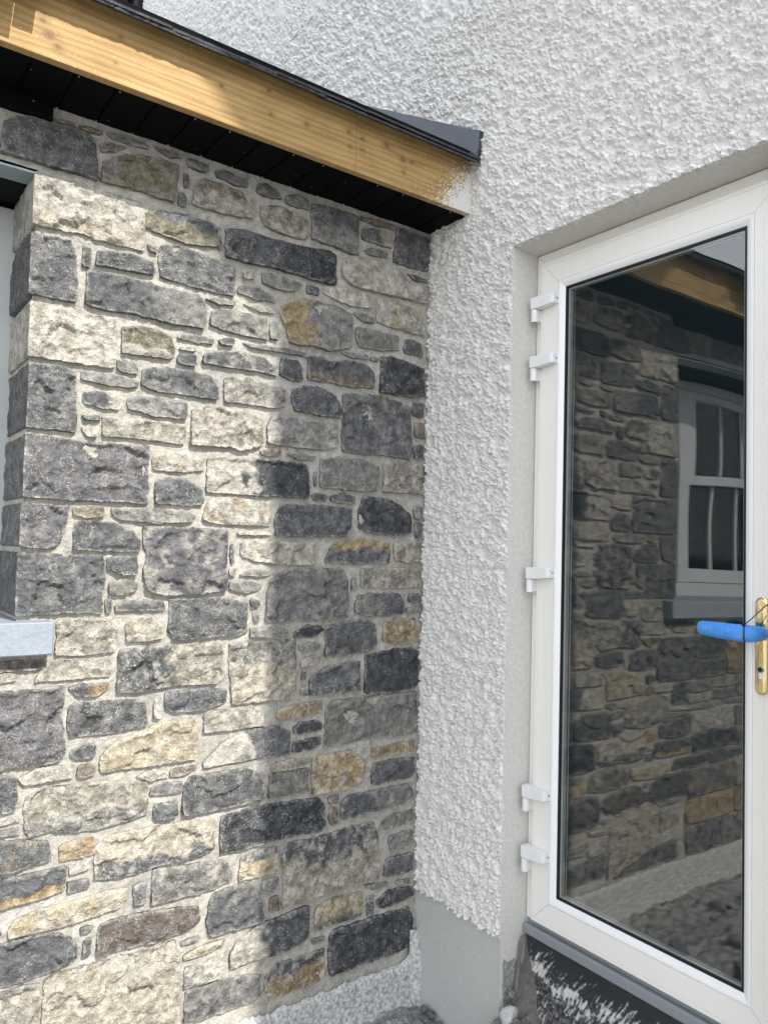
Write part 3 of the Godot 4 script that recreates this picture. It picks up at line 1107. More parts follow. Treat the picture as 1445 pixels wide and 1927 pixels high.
	_stone("d","d","",[460,1413,407,1413,409,1392,456,1392])
	_stone("d","g","",[390,1411,346,1420,300,1411,303,1389,386,1393])
	_stone("g","g","",[431,1523,364,1538,265,1538,210,1519,205,1471,233,1442,290,1435,428,1438,433,1483])
	_stone("bg","g","",[184,1527,132,1541,19,1544,16,1447,90,1439,182,1445])
	_stone("d","d","",[459,1481,449,1482,449,1439,457,1438])
	_stone("bw","w","",[694,1248,629,1258,537,1255,461,1257,450,1226,452,1190,535,1186,657,1198,701,1211])
	_stone("d","o:t","",[406,1205,380,1245,340,1263,234,1272,161,1262,152,1232,173,1196,303,1194,392,1196])
	_stone("bg","w","",[130,1263,77,1270,22,1263,20,1207,75,1200,129,1208])
	_stone("g","g","",[705,1153,673,1166,626,1166,601,1156,637,1149])
	_stone("g","g","",[733,1132,690,1137,633,1129,636,1110,694,1100,732,1111])
	_stone("w","bg","",[737,1174,720,1174,722,1153,736,1153])
	_stone("d","d","",[737,1245,728,1242,726,1190,735,1187])
	_stone("g","p","",[595,1137,540,1164,457,1173,351,1168,325,1136,316,1067,338,1015,432,1012,541,1013,593,1018,610,1067])
	_stone("bg","g","",[263,1171,158,1178,19,1172,13,1117,80,1111,193,1112,262,1118])
	_stone("g","g","",[301,1145,286,1142,288,1107,300,1110])
	_stone("d","g:l","",[284,1060,264,1083,214,1091,117,1093,82,1062,85,1026,145,1018,240,1021,287,1031])
	_stone("d","d","",[56,1089,16,1089,15,1061,55,1062])
	_stone("g","b","",[70,1039,15,1042,6,1029,69,1024])
	_stone("o","b","",[163,986,114,1002,37,1003,16,968,19,925,89,917,165,932])
	_stone("d","g","",[398,983,331,998,247,1004,210,985,194,925,229,904,293,893,388,895,393,941])
	_stone("k","k","",[511,974,464,992,418,992,408,975,437,960,507,956])
	_stone("g","g","",[661,993,589,993,537,983,539,967,660,966])
	_stone("d","d","R",[664,1081,637,1075,640,1059,663,1062])
	_stone("g","bg","",[657,1046,636,1048,635,1014,653,1017])
	_stone("d","g","Q",[1319,1204,1257,1207,1183,1204,1119,1198,1103,1153,1104,1117,1110,1084,1117,1056,1185,1056,1250,1055,1316,1049])
	_stone("d","d","R",[1096,1198,1019,1204,1016,1172,1020,1153,1051,1153,1095,1172])
	_stone("g","v","",[1088,1129,1051,1141,1016,1133,1013,1114,1044,1100,1082,1105])
	_stone("d","d","",[1094,1084,1081,1084,1082,1053,1092,1053])
	_stone("d","g","",[1067,1069,1038,1081,950,1084,934,1071,938,1057,1008,1056,1066,1055])
	_stone("d","g","",[917,1083,872,1085,764,1086,678,1066,677,987,715,978,814,972,894,973,916,1001])
	_stone("bg","w","",[1217,1027,1184,1037,1112,1037,1069,1019,1064,964,1080,946,1144,945,1209,949,1215,981])
	_stone("w","o","",[1036,1020,1007,1036,968,1038,939,1012,933,980,980,972,1036,975])
	_stone("bg","d:l","",[1053,925,1033,943,969,954,893,953,813,951,775,944,751,912,749,855,782,842,889,843,989,837,1037,834,1051,868])
	_stone("wo","g:t","",[725,941,677,952,588,950,519,944,504,875,504,787,532,776,641,772,705,781,718,837,729,889])
	_stone("bg","w","",[1232,923,1197,930,1135,930,1084,923,1073,898,1087,880,1142,882,1204,880,1264,882])
	_stone("bg","w","",[1412,901,1323,907,1302,899,1314,886,1396,880,1411,880])
	_stone("d","b","",[1459,936,1274,934,1240,932,1244,915,1277,910,1323,911,1458,916])
	_stone("d","o:r","",[1178,855,1150,864,1086,861,1081,849,1112,831,1158,835])
	_stone("p","g","",[1457,849,1296,858,1229,861,1205,853,1195,788,1182,696,1212,677,1263,671,1336,672,1449,672])
	_stone("d","g","",[1176,795,1161,812,1102,813,1027,811,988,803,972,779,975,741,1033,733,1099,729,1158,734,1179,764])
	_stone("w","bg","",[948,811,932,790,931,761,951,758])
	_stone("d","d","",[916,818,862,823,781,822,736,815,735,782,806,765,885,766,917,779])
	_stone("d","d","",[1165,693,1139,706,1107,700,1108,672,1141,670,1166,678])
	_stone("ow","w","",[1091,665,1055,698,989,723,920,740,853,745,826,725,822,629,880,627,956,627,1019,627,1071,630,1090,646])
	_stone("w","bw","",[1290,639,1253,656,1198,659,1163,647,1166,627,1218,624,1273,623])
	_stone("b","g","",[1145,649,1109,651,1103,627,1121,623,1144,626])
	_stone("d","d","",[1391,653,1311,649,1296,631,1293,578,1307,563,1387,560])
	_stone("w","bg","",[994,599,960,609,905,605,909,588,954,585])
	_stone("b","g","",[897,604,821,608,821,597,862,586,896,586])
	_stone("bg","w","",[800,747,754,757,669,757,622,749,609,722,620,701,696,699,796,698])
	_stone("d","w:l","",[795,615,734,663,666,686,566,690,519,666,517,630,525,599,634,603,737,601,789,596])
	_stone("bg","g:b","",[1271,586,1217,604,1143,606,1051,596,969,579,959,539,965,501,1013,491,1124,479,1204,498,1246,493,1268,515,1274,560])
	_stone("g","d","",[948,561,898,568,862,565,861,540,897,538,945,544])
	_stone("d","d","R",[936,513,875,513,874,478,909,472,937,482])
	_stone("d","g","",[851,553,820,573,731,576,657,569,605,549,606,494,623,478,698,475,798,472,848,479,854,509])
	_stone("g","g","",[497,932,436,937,419,934,422,917,487,918])
	_stone("bg","w","",[482,884,448,899,411,897,417,880,459,866,485,868])
	_stone("g","g","",[482,796,457,802,456,777,482,780])
	_stone("d","d","",[478,845,465,844,471,823,480,826])
	_stone("d","g","",[445,826,393,856,326,866,267,868,262,818,261,777,337,772,450,774])
	_stone("k","k","",[236,880,148,896,50,903,22,880,15,787,45,765,144,759,232,769,237,816])
	_stone("o","b","",[570,723,555,740,487,750,410,751,405,722,454,711,554,713])
	_stone("g","bg","",[385,715,349,739,252,748,121,748,37,743,16,702,17,617,101,605,234,612,331,601,381,608,386,659])
	_stone("k","d","",[500,677,479,691,421,691,404,678,406,661,465,657,499,658])
	_stone("k","k","",[502,631,464,635,405,636,405,611,456,601,500,601])
	_stone("o","b","",[196,573,116,577,24,581,27,548,107,546,195,543])
	_stone("o","bw","",[423,569,357,577,282,575,238,543,227,513,257,471,326,462,419,466,430,498])
	_stone("d","d","",[201,498,180,524,99,524,30,518,21,477,51,458,134,458,185,454])
	_stone("bg","o","",[576,574,512,581,449,575,451,553,517,552,576,555])
	_stone("g","bg","",[581,526,572,546,454,540,445,473,508,475,579,478])
	_stone("g","d:l","",[317,413,277,432,170,432,58,435,26,412,25,375,109,372,239,365,309,366])
	_stone("g","b","",[365,440,328,443,331,421,361,420])
	_stone("b","d","",[363,381,357,403,334,399,332,353,356,355])
	_stone("k","d","",[735,402,725,441,628,455,520,452,418,441,384,419,382,363,415,347,534,348,636,342,716,340,735,349])
	_stone("g","b","",[159,316,137,335,32,343,23,309,76,301,158,298])
	_stone("g","bg","",[120,267,30,277,24,231,111,222])
	_stone("d","d","",[138,140,125,196,27,193,22,144,86,140])
	_stone("bw","d:t","",[529,280,490,315,407,321,361,323,287,331,203,330,176,287,163,233,168,152,196,136,287,145,368,142,433,135,502,141,523,210])
	_stone("ow","d:t","",[676,265,663,309,606,325,552,317,541,283,543,246,603,246,667,253])
	_stone("g","d","",[593,226,542,230,541,203,565,193,592,205])
	_stone("b","d","",[567,167,540,171,535,128,566,128])
	_stone("d","g","",[764,190,749,221,678,235,632,232,607,203,590,147,598,118,644,111,713,114,751,111,771,151])
	_stone("d","w:l","",[666,73,603,98,544,104,483,115,445,111,428,79,429,31,454,16,528,-1,611,7,674,-1,689,8,690,44])
	_stone("bo","d:b","",[399,94,367,114,279,115,227,106,225,51,242,33,324,37,390,32,404,63])
	_stone("d","d","",[204,63,179,60,178,25,203,28])
	_stone("g","g","",[209,87,180,89,180,77,205,76])
	_stone("k","d","",[158,69,114,88,23,79,11,52,60,40,142,36,164,53])
	_stone("g","g","",[217,129,123,119,122,109,188,110])
	_stone("g","b","",[85,115,32,110,35,95,85,100])
	_stone("k","d","",[346,-2,310,16,192,14,44,9,12,-31,7,-81,55,-115,122,-125,223,-120,319,-117,343,-96])
	_stone("o","d:t","",[573,-61,532,-36,452,-33,375,-38,367,-84,372,-121,449,-125,535,-125,572,-106])
	_stone("b","g","",[409,7,370,4,373,-6,408,-5])
	_stone("g","d","",[826,-45,811,-30,723,-29,656,-34,597,-49,592,-102,618,-114,714,-117,824,-109])
	_stone("w","g","",[1413,534,1285,539,1285,532,1412,526])
	_stone("g","d","",[1418,518,1284,516,1286,502,1409,507])
	_stone("d","b","",[1428,500,1275,483,1216,469,1210,451,1216,425,1264,420,1324,413,1424,413])
	_stone("o","ow","",[1182,449,1146,458,1105,457,1094,418,1135,412,1183,416])
	_stone("w","w","",[1156,399,1112,401,1106,379,1151,375])
	_stone("d","g","",[1161,350,1110,352,1107,333,1158,329])
	_stone("wo","d:b","",[1086,430,1050,451,993,454,924,455,847,451,771,437,759,410,763,360,800,352,868,347,909,348,978,342,1026,341,1092,353,1093,385])
	_stone("d","o:b","",[1443,385,1263,395,1178,399,1168,379,1175,340,1239,331,1420,327,1440,327])
	_stone("ow","w","",[1296,273,1278,290,1217,301,1130,302,1062,309,1008,301,1004,272,1041,258,1105,251,1180,247,1256,250,1293,251])
	_stone("g","d","",[988,297,967,311,952,303,953,255,984,258])
	_stone("g","w","",[933,322,919,338,826,326,734,318,699,296,698,260,758,248,838,245,925,246,934,279])
	_stone("r","d","",[1076,216,1040,225,964,227,863,214,802,204,793,167,834,153,911,142,1008,147,1060,147,1076,161])
	_stone("d","d","",[1430,233,1255,237,1192,228,1148,208,1131,185,1132,154,1167,146,1230,133,1312,136,1425,136])
	_stone("d","d","",[1122,226,1090,224,1095,215,1119,217])
	_stone("d","g","",[1111,189,1096,194,1096,153,1115,156])
	_stone("wo","bw","",[1203,104,1166,128,1073,128,959,119,879,116,857,71,848,-14,844,-109,843,-141,1045,-96,1205,-58,1207,30,1206,74])
	_stone("bw","w","",[1358,100,1249,96,1220,91,1217,34,1220,-5,1353,10])
	_stone("g","g","",[1423,115,1262,121,1217,113,1229,108,1278,108,1423,106])
	_stone("g","g","",[848,115,791,122,790,111,838,109])
	_stone("bo","w","",[836,75,779,89,713,89,718,72,767,66,826,64])
	_stone("w","g:l","",[830,39,788,37,717,47,710,-6,748,-14,807,-14,828,-10])
	_stone("d","d","",[1356,305,1336,300,1311,264,1354,262])
	var b := Bag.new()
	mortar_sheet(b, -0.02, 1.313, -0.30, 2.40, 0.0065, -0.0055)
	mortar_sheet(b, 1.313, 2.95, -0.30, 0.955, 0.012, -0.0055)
	mortar_sheet(b, 1.313, 2.95, 2.205, 2.40, 0.012, -0.0055)
	mortar_sheet(b, 2.95, 3.4, -0.30, 2.40, 0.02, -0.0055)
	# returns of the window opening
	for s in [[1.309, 1.0], [2.95, -1.0]]:
		b.quad(Vector3(-0.004, 0.95, s[0]), Vector3(-0.30, 0.95, s[0]), Vector3(-0.30, 2.23, s[0]), Vector3(-0.004, 2.23, s[0]), Vector3(0, 0, s[1]))
	smooth_normals(b)
	part("mortar", b.mesh(), M.mortar, stone_wall)
	var f := Bag.new()
	fill_stones(1.43, 3.35, 2.225, 2.36, f)
	fill_row(1.422, 3.35, -0.160, -0.017, f)
	fill_row(1.427, 3.35, -0.017, 0.106, f)
	fill_row(1.434, 3.35, 0.106, 0.243, f)
	fill_row(1.360, 3.35, 0.243, 0.311, f)
	fill_row(1.447, 3.35, 0.311, 0.405, f)
	fill_row(1.432, 3.35, 0.405, 0.506, f)
	fill_row(1.417, 3.35, 0.506, 0.545, f)
	fill_row(1.395, 3.35, 0.545, 0.659, f)
	fill_row(1.461, 3.35, 0.659, 0.867, f)
	fill_row(1.463, 3.35, 0.867, 0.913, f)
	fill_stones(0.86, 1.36, -0.16, -0.06, f)
	fill_stones(2.96, 3.35, 0.93, 2.22, f)
	smooth_normals(f)
	var fs := part("outer_stonework", f.mesh(), M.stone_dark, stone_wall)
	fs.set_meta("kind", "stuff")
	# steel angle carrying the lintel stone
	var zn := Bag.new()
	zn.box(Vector3(-0.085, 2.196, 1.318), Vector3(-0.012, 2.203, 2.97), 0.001)
	zn.box(Vector3(-0.092, 2.196, 1.318), Vector3(-0.086, 2.26, 2.97), 0.001)
	part("lintel_angle", zn.mesh(), M.galvanised_steel, stone_wall)
	# footing along the bottom, splashed with render
	var ft := Bag.new()
	var nz := 420
	var prof := [[-0.168, 0.0], [-0.176, 0.011], [-0.195, 0.013], [-0.215, 0.013], [-0.235, 0.014], [-0.255, 0.016], [-0.28, 0.02], [-0.31, 0.028], [-0.36, 0.03]]
	for r in prof.size():
		for c in nz + 1:
			var z := 3.4 * c / nz
			var y: float = prof[r][0] + 0.010 * lump.get_noise_2d(z * 900.0, 3.0) + 0.006 * fine.get_noise_2d(z * 1000.0, 3.0)
			if z < 0.05:
				y += (0.05 - z) * (0.9 if r < 3 else 0.2)
			var x: float = prof[r][1] + 0.003 * lump.get_noise_2d(z * 1000.0, prof[r][0] * 1000.0) + 0.0012 * fine.get_noise_2d(z * 900.0, prof[r][0] * 900.0)
			ft.v.append(Vector3(x, y, z))
			ft.c.append(Color.WHITE)
			ft.u.append(Vector2(z, y))
	for r in prof.size() - 1:
		for c in nz:
			var p := r * (nz + 1) + c
			ft.i.append(p); ft.i.append(p + nz + 1); ft.i.append(p + 1)
			ft.i.append(p + 1); ft.i.append(p + nz + 1); ft.i.append(p + nz + 2)
	smooth_normals(ft)
	part("footing", ft.mesh(), M.splashed_concrete, stone_wall)
	# body of the wing, closed and dark inside
	var core := Bag.new()
	core.box(Vector3(-3.3, -0.4, 0.02), Vector3(-0.04, 0.93, 3.4))
	core.box(Vector3(-3.3, 2.205, 0.02), Vector3(-0.094, 2.5, 3.4))  # its underside over the window is coloured near black for the shade there
	core.box(Vector3(-0.094, 2.23, 0.02), Vector3(-0.04, 2.42, 3.4))
	core.box(Vector3(-3.3, 0.93, 0.02), Vector3(-0.04, 2.205, 1.30))
	core.box(Vector3(-3.3, 0.93, 2.96), Vector3(-0.04, 2.205, 3.4))
	core.box(Vector3(-3.3, 0.93, 1.30), Vector3(-2.2, 2.205, 2.96))
	part("inner_leaf", core.mesh(), M.dark_room, stone_wall)


func build_house_wall() -> void:
	var w := thing("house_wall", "white roughcast house wall around the glazed door", "wall")
	# close coat: the pier beside the door and the field above it
	part("roughcast", dash_sheet(0.0, 0.4145, 0.074, 2.2094, 0.0028, Vector4(0.0, 0.0012, 0.007, 0.0)).mesh(), M.roughcast, w)
	part("roughcast", dash_sheet(-0.12, 1.62, 2.2094, 3.12, 0.0033, Vector4(0, 0, 0.003, 0)).mesh(), M.roughcast, w)
	part("roughcast", dash_sheet(-1.30, -0.12, 2.45, 4.15, 0.0055).mesh(), M.roughcast, w)
	part("roughcast", dash_sheet(-3.48, -1.30, 3.1, 5.6, 0.010).mesh(), M.roughcast, w)
	part("roughcast", dash_sheet(-0.12, 1.62, 3.12, 3.7, 0.008).mesh(), M.roughcast, w)
	part("roughcast", dash_sheet(1.2645, 1.62, 0.074, 2.2094, 0.006, Vector4(0.0025, 0, 0.008, 0)).mesh(), M.roughcast, w)
	part("roughcast", dash_sheet(2.7, 5.0, 0.074, 3.7, 0.022).mesh(), M.roughcast, w)
	part("roughcast", dash_sheet(1.62, 2.7, 0.074, 3.7, 0.0085).mesh(), M.roughcast, w)
	part("roughcast", dash_sheet(-1.30, 5.0, 3.7, 7.3, 0.03).mesh(), M.roughcast, w)
	part("roughcast", dash_sheet(-3.48, -1.30, 5.6, 7.3, 0.03).mesh(), M.roughcast, w)
	# masonry behind, open at the door
	var s := Bag.new()
	s.box(Vector3(-3.5, -0.5, -0.30), Vector3(-0.005, 7.3, -0.014))
	s.box(Vector3(-0.005, 2.2105, -0.30), Vector3(5.0, 7.3, -0.014))
	s.box(Vector3(-0.005, 0.07, -0.30), Vector3(0.4125, 2.2105, -0.014))
	s.box(Vector3(1.2665, 0.07, -0.30), Vector3(5.0, 2.2105, -0.014))
	part("masonry", s.mesh(), M.smooth_render, w)
	# smooth bands round the opening
	var j := Bag.new()
	var n := 60
	for k in n:
		var ya := lerpf(-0.36, 2.2094, float(k) / n)
		var yb := lerpf(-0.36, 2.2094, float(k + 1) / n)
		var pa := 0.0012 * lump.get_noise_2d(ya * 300.0, 5.0)
		var pb := 0.0012 * lump.get_noise_2d(yb * 300.0, 5.0)
		j.quad(Vector3(0.4145 + pa, ya, 0.001), Vector3(0.4145 + pb, yb, 0.001), Vector3(0.4235 + pb, yb, -0.15), Vector3(0.4235 + pa, ya, -0.15), Vector3(1, 0, 0))
		j.quad(Vector3(1.2645, ya, 0.001), Vector3(1.2645, yb, 0.001), Vector3(1.2555, yb, -0.15), Vector3(1.2555, ya, -0.15), Vector3(-1, 0, 0))
	j.quad(Vector3(0.4145, 2.2094, 0.001), Vector3(1.2645, 2.2094, 0.001), Vector3(1.2555, 2.1962, -0.15), Vector3(0.4235, 2.1962, -0.15), Vector3(0, -1, 0))
	part("reveal", j.mesh(), M.smooth_render, w)
	# bare concrete showing at the foot of the jamb
	var bp := Bag.new()
	var rows := 40
	for k in rows + 1:
		var y := lerpf(-0.36, 0.005, float(k) / rows)
		for q in 7:
			var t := q / 6.0
			var zl := -0.012 + 0.006 * fine.get_noise_2d(y * 900.0, 3.0) + 0.006 * lump.get_noise_2d(y * 900.0, 33.0)
			var zr := -0.105
			var fade := smoothf(0.005, -0.03, y + 0.014 * lump.get_noise_2d(t * 120.0, 61.0))
			bp.v.append(Vector3(0.4147 + lerpf(zl, zr, t) * -0.06 + 0.0006 + 0.0022 * fade + 0.0012 * fine.get_noise_2d(y * 1000.0, t * 70.0), y - (0.030 * fine.get_noise_2d(t * 45.0, 4.0) + 0.02 * t) * smoothf(0.6, 1.0, float(k) / rows), lerpf(zl, zr, t)))
			bp.c.append(Color.WHITE)
			bp.u.append(Vector2.ZERO)
	for k in rows:
		for q in 6:
			var a := k * 7 + q
			bp.i.append(a); bp.i.append(a + 7); bp.i.append(a + 1)
			bp.i.append(a + 1); bp.i.append(a + 7); bp.i.append(a + 8)
	smooth_normals(bp)
	part("bare_patch", bp.mesh(), M.jamb_concrete, w)
	# smooth plinth below the roughcast
	for rr in [[-0.01, 0.4145], [1.2645, 5.0]]:
		var p := Bag.new()
		var np := 40
		var x0: float = rr[0]
		var x1: float = rr[1]
		for k in np:
			var xa := lerpf(x0, x1, float(k) / np)
			var xb := lerpf(x0, x1, float(k + 1) / np)
			p.quad(Vector3(xa, -0.5, -0.004), Vector3(xb, -0.5, -0.004), Vector3(xb, 0.085, -0.005), Vector3(xa, 0.085, -0.005), Vector3(0, 0, 1))
		part("plinth", p.mesh(), M.plinth_render, w)
	# ragged fillet of render down the inside corner
	var f := Bag.new()
	for k in 61:
		var y := lerpf(-0.33, -0.06, k / 60.0)
		var wd := 0.024 + 0.010 * lump.get_noise_2d(y * 900.0, 7.0) + 0.006 * fine.get_noise_2d(y * 900.0, 7.0)
		wd *= smoothf(-0.05, -0.16, y)
		for q in 3:
			f.v.append([Vector3(0.012, y, 0.03), Vector3(0.016 + wd * 0.4, y, 0.008), Vector3(0.014 + wd, y, -0.0035)][q] + Vector3(0, 0, 0.003 * fine.get_noise_2d(y * 1000.0, q * 50.0)))
			f.c.append(Color.WHITE)
			f.u.append(Vector2.ZERO)
	for k in 60:
		for q in 2:
			var a := k * 3 + q
			f.i.append(a); f.i.append(a + 3); f.i.append(a + 1)
			f.i.append(a + 1); f.i.append(a + 3); f.i.append(a + 4)
	smooth_normals(f)
	part("corner_fillet", f.mesh(), M.splashed_concrete, w)
	# closed dark room behind the door
	var r := Bag.new()
	r.box(Vector3(-0.2, -0.2, -3.0), Vector3(2.6, 0.05, -0.32))
	r.box(Vector3(-0.2, 2.35, -3.0), Vector3(2.6, 2.5, -0.32))
	r.box(Vector3(-0.35, -0.2, -3.0), Vector3(-0.2, 2.5, -0.32))
	r.box(Vector3(2.6, -0.2, -3.0), Vector3(2.75, 2.5, -0.32))
	r.box(Vector3(-0.35, -0.2, -3.15), Vector3(2.75, 2.5, -3.0))
	r.box(Vector3(0.30, -0.2, -0.45), Vector3(1.40, 0.07, -0.31))
	part("room_lining", r.mesh(), M.dark_room, w)
	# eaves of the house: boxed at the far left and along the top right
	var e := thing("house_eaves", "black boxed eaves of the house high at the far left", "eaves")
	var eb := Bag.new()
	eb.box(Vector3(-6.5, 4.6, -0.3), Vector3(-3.49, 5.65, 0.06), 0.02)
	eb.box(Vector3(-6.5, 5.2, 0.06), Vector3(-3.60, 5.65, 0.45), 0.02)
	part("eaves_box", eb.mesh(), M.black_metal, e)
	var cr := Bag.new()
	# sloping soffit that cuts the sun off along the top of the wall
	var q0 := [Vector2(0.0, 6.55), Vector2(0.0, 7.4), Vector2(0.39, 7.4), Vector2(0.39, 6.92), Vector2(0.18, 6.68)]
	for k in q0.size():
		var a: Vector2 = q0[k]
		var c: Vector2 = q0[(k + 1) % q0.size()]
		var out := Vector3(0, (a.y + c.y) * 0.5 - 7.0, (a.x + c.x) * 0.5 - 0.2)
		cr.quad(Vector3(1.5, a.y, a.x), Vector3(5.02, a.y, a.x), Vector3(5.02, c.y, c.x), Vector3(1.5, c.y, c.x), out)
	for x in [1.5, 5.02]:
		for k in range(1, q0.size() - 1):
			cr.tri(Vector3(x, q0[0].y, q0[0].x), Vector3(x, q0[k].y, q0[k].x), Vector3(x, q0[k + 1].y, q0[k + 1].x), Vector3(x - 3.0, 0, 0))
	part("sloping_soffit", cr.mesh(), M.black_metal, e)


func build_roof() -> void:
	var r := thing("wing_roof", "slated eaves with a bare timber fascia and black boarded soffit", "roof")
	# fascia: two lengths of planed timber butted together
	for s in [[0.002, 0.4725], [0.4738, 3.4]]:
		var b := Bag.new()
		var z0: float = s[0]
		var z1: float = s[1]
		var prof := [Vector2(0.188, 2.383), Vector2(0.2125, 2.381), Vector2(0.214, 2.3825), Vector2(0.214, 2.566), Vector2(0.2125, 2.568), Vector2(0.188, 2.575)]
		var uvv := [0.0, 0.0, 0.01, 0.98, 0.99, 1.0]
		var seg := 8
		for k in prof.size() - 1:
			var p: Vector2 = prof[k]
			var q: Vector2 = prof[k + 1]
			var out := Vector3(1, 0, 0) if k == 2 else (Vector3(0.5, -1, 0) if k < 2 else Vector3(0.5, 1, 0))
			for g in seg:
				var za := lerpf(z0, z1, float(g) / seg)
				var zb := lerpf(z0, z1, float(g + 1) / seg)
				b.quad(Vector3(p.x, p.y, za), Vector3(p.x, p.y, zb), Vector3(q.x, q.y, zb), Vector3(q.x, q.y, za), out, Color.WHITE, Vector2(za / 2.56, uvv[k]), Vector2(zb / 2.56, uvv[k]), Vector2(zb / 2.56, uvv[k + 1]), Vector2(za / 2.56, uvv[k + 1]))
		for zz in [z0, z1]:
			b.quad(Vector3(0.188, 2.383, zz), Vector3(0.214, 2.383, zz), Vector3(0.214, 2.566, zz), Vector3(0.188, 2.566, zz), Vector3(0, 0, -1 if zz == z0 else 1), Color.WHITE, Vector2(0.3, 0.2), Vector2(0.31, 0.2), Vector2(0.31, 0.25), Vector2(0.3, 0.25))
		part("fascia_board", b.mesh(), M.planed_timber, r)
	# soffit boards run from the wall to the fascia
	var joints := []
	var z := -0.025
	while z < 3.4:
		joints.append(z)
		z += 0.1
	for k in joints.size() - 1:
		var b := Bag.new()
		var za: float = joints[k]
		var zb: float = joints[k + 1]
		var dip := rng.randf_range(-0.0012, 0.0012)
		b.box(Vector3(-0.01, 2.3835 + dip, maxf(za + 0.002, 0.002)), Vector3(0.186, 2.3945 + dip, zb - 0.002), 0.0016)
		b.box(Vector3(-0.01, 2.390, zb - 0.002), Vector3(0.184, 2.393, zb + 0.002))
		var sb := part("soffit_board", b.mesh(), M.black_soffit, r)
		var nb := Bag.new()
		var nt := Transform3D(Basis(), Vector3(0.180, 2.3825 + dip, zb - 0.008))
		nb.box(Vector3(-0.002, -0.002, -0.002), Vector3(0.002, 0.002, 0.002), 0.001, nt)
		if k % 3 != 1:
			part("nail_head", nb.mesh(), M.screw_steel, sb)
	# black box painted in for the shade in the gap over the lintel stone
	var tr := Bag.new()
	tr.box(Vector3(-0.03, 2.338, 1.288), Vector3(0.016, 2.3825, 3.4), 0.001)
	part("gap_shade", tr.mesh(), M.black_soffit, r)
	# backing above the soffit
	var cap := Bag.new()
	cap.box(Vector3(-0.3, 2.397, 0.0), Vector3(0.187, 2.45, 3.4))
	part("soffit_backing", cap.mesh(), M.dark_room, r)
	# roof slope
	var pitch := atan(0.59)
	var slope := Basis(Vector3(0, 0, 1), -pitch)      # x axis runs down the slope
	var lip := Vector3(0.267, 2.530, 0.0)
	var deck := Bag.new()
	var dt := Transform3D(slope, lip)
	deck.box(Vector3(-4.2, 0.012, 0.02), Vector3(-0.066, 0.03, 3.4), 0.0, dt)
	part("roof_deck", deck.mesh(), M.dark_room, r)
	var upper := Bag.new()
	for c in range(2, 17):
		for k in 12:
			var zo := 0.15 if c % 2 else 0.0
			upper.box(Vector3(-0.22 * c - 0.40, 0.030 + 0.004 * (k % 2), maxf(0.02, 0.3 * k - zo + 0.002)), Vector3(-0.22 * c, 0.036 + 0.004 * (k % 2), 0.3 * k - zo + 0.298), 0.0, dt)
	var us := part("upper_slating", upper.mesh(), M.roof_slate, r)
	us.set_meta("kind", "stuff")
	# the two courses at the eaves, slate by slate
	for layer in 2:
		var zz := 0.016
		var k := 0
		while zz < 3.35:
			var wdt := 0.30 if k > 0 or layer == 0 else 0.155
			var b := Bag.new()
			var reach := rng.randf_range(-0.004, 0.004) - 0.003 * layer
			# no extra reach here; the shadow-casting slates are added below
			if zz > 1.36 and zz < 1.40 or zz >= 1.40:
				reach += 0.0
			var lift := 0.0085 * layer + rng.randf_range(0.0, 0.002)
			var yaw := rng.randf_range(-0.008, 0.008)
			var roll := rng.randf_range(-0.006, 0.006)
			var t := dt * Transform3D(Basis(Vector3.UP, yaw) * Basis(Vector3.RIGHT, roll), Vector3(reach, lift, zz))
			# ragged lower edge: short facets
			var n := 36
			var th := 0.0062
			var low: Array = []
			for q in n + 1:
				var lz := (wdt - 0.002) * q / n
				low.append(Vector3(0.0045 * lump.get_noise_2d((zz + lz) * 1800.0, layer * 200.0) + 0.0022 * fine.get_noise_2d((zz + lz) * 2000.0, layer * 90.0), 0.0, lz))
			for q in n:
				var a: Vector3 = low[q]
				var c: Vector3 = low[q + 1]
				var a1 := Vector3(a.x - 0.0025, th, a.z)
				var c1 := Vector3(c.x - 0.0025, th, c.z)
				b.quad(t * a, t * c, t * c1, t * a1, slope * Vector3(1, 0.4, 0))
				b.quad(t * a, t * c, t * Vector3(-0.42, 0, c.z), t * Vector3(-0.42, 0, a.z), slope * Vector3(0, -1, 0))
				b.quad(t * a1, t * c1, t * Vector3(-0.42, th, c.z), t * Vector3(-0.42, th, a.z), slope * Vector3(0, 1, 0))
			for q in [0, n]:
				var a: Vector3 = low[q]
				b.quad(t * a, t * Vector3(a.x - 0.0025, th, a.z), t * Vector3(-0.42, th, a.z), t * Vector3(-0.42, 0, a.z), Vector3(0, 0, -1 if q == 0 else 1))
			part("slate", b.mesh(), M.roof_slate, r)
			zz += wdt
			k += 1
	# slates added out of view, stepped to throw a stepped shadow on the fascia
	for s in [[1.372, 1.416, 0.043], [1.418, 1.60, 0.067], [1.602, 1.90, 0.067], [1.902, 2.2, 0.066], [2.202, 2.5, 0.067], [2.502, 2.8, 0.066], [2.802, 3.1, 0.067]]:
		var b := Bag.new()
		b.box(Vector3(-0.15, -0.0085, s[0]), Vector3(s[2], -0.002, s[1]), 0.001, dt)
		part("slate", b.mesh(), M.roof_slate, r)
	# lead dressed against the house wall
	var lead := thing("lead_flashing", "dark lead flashing where the slates meet the white wall", "flashing")
	var lb := Bag.new()
	var nx := 80
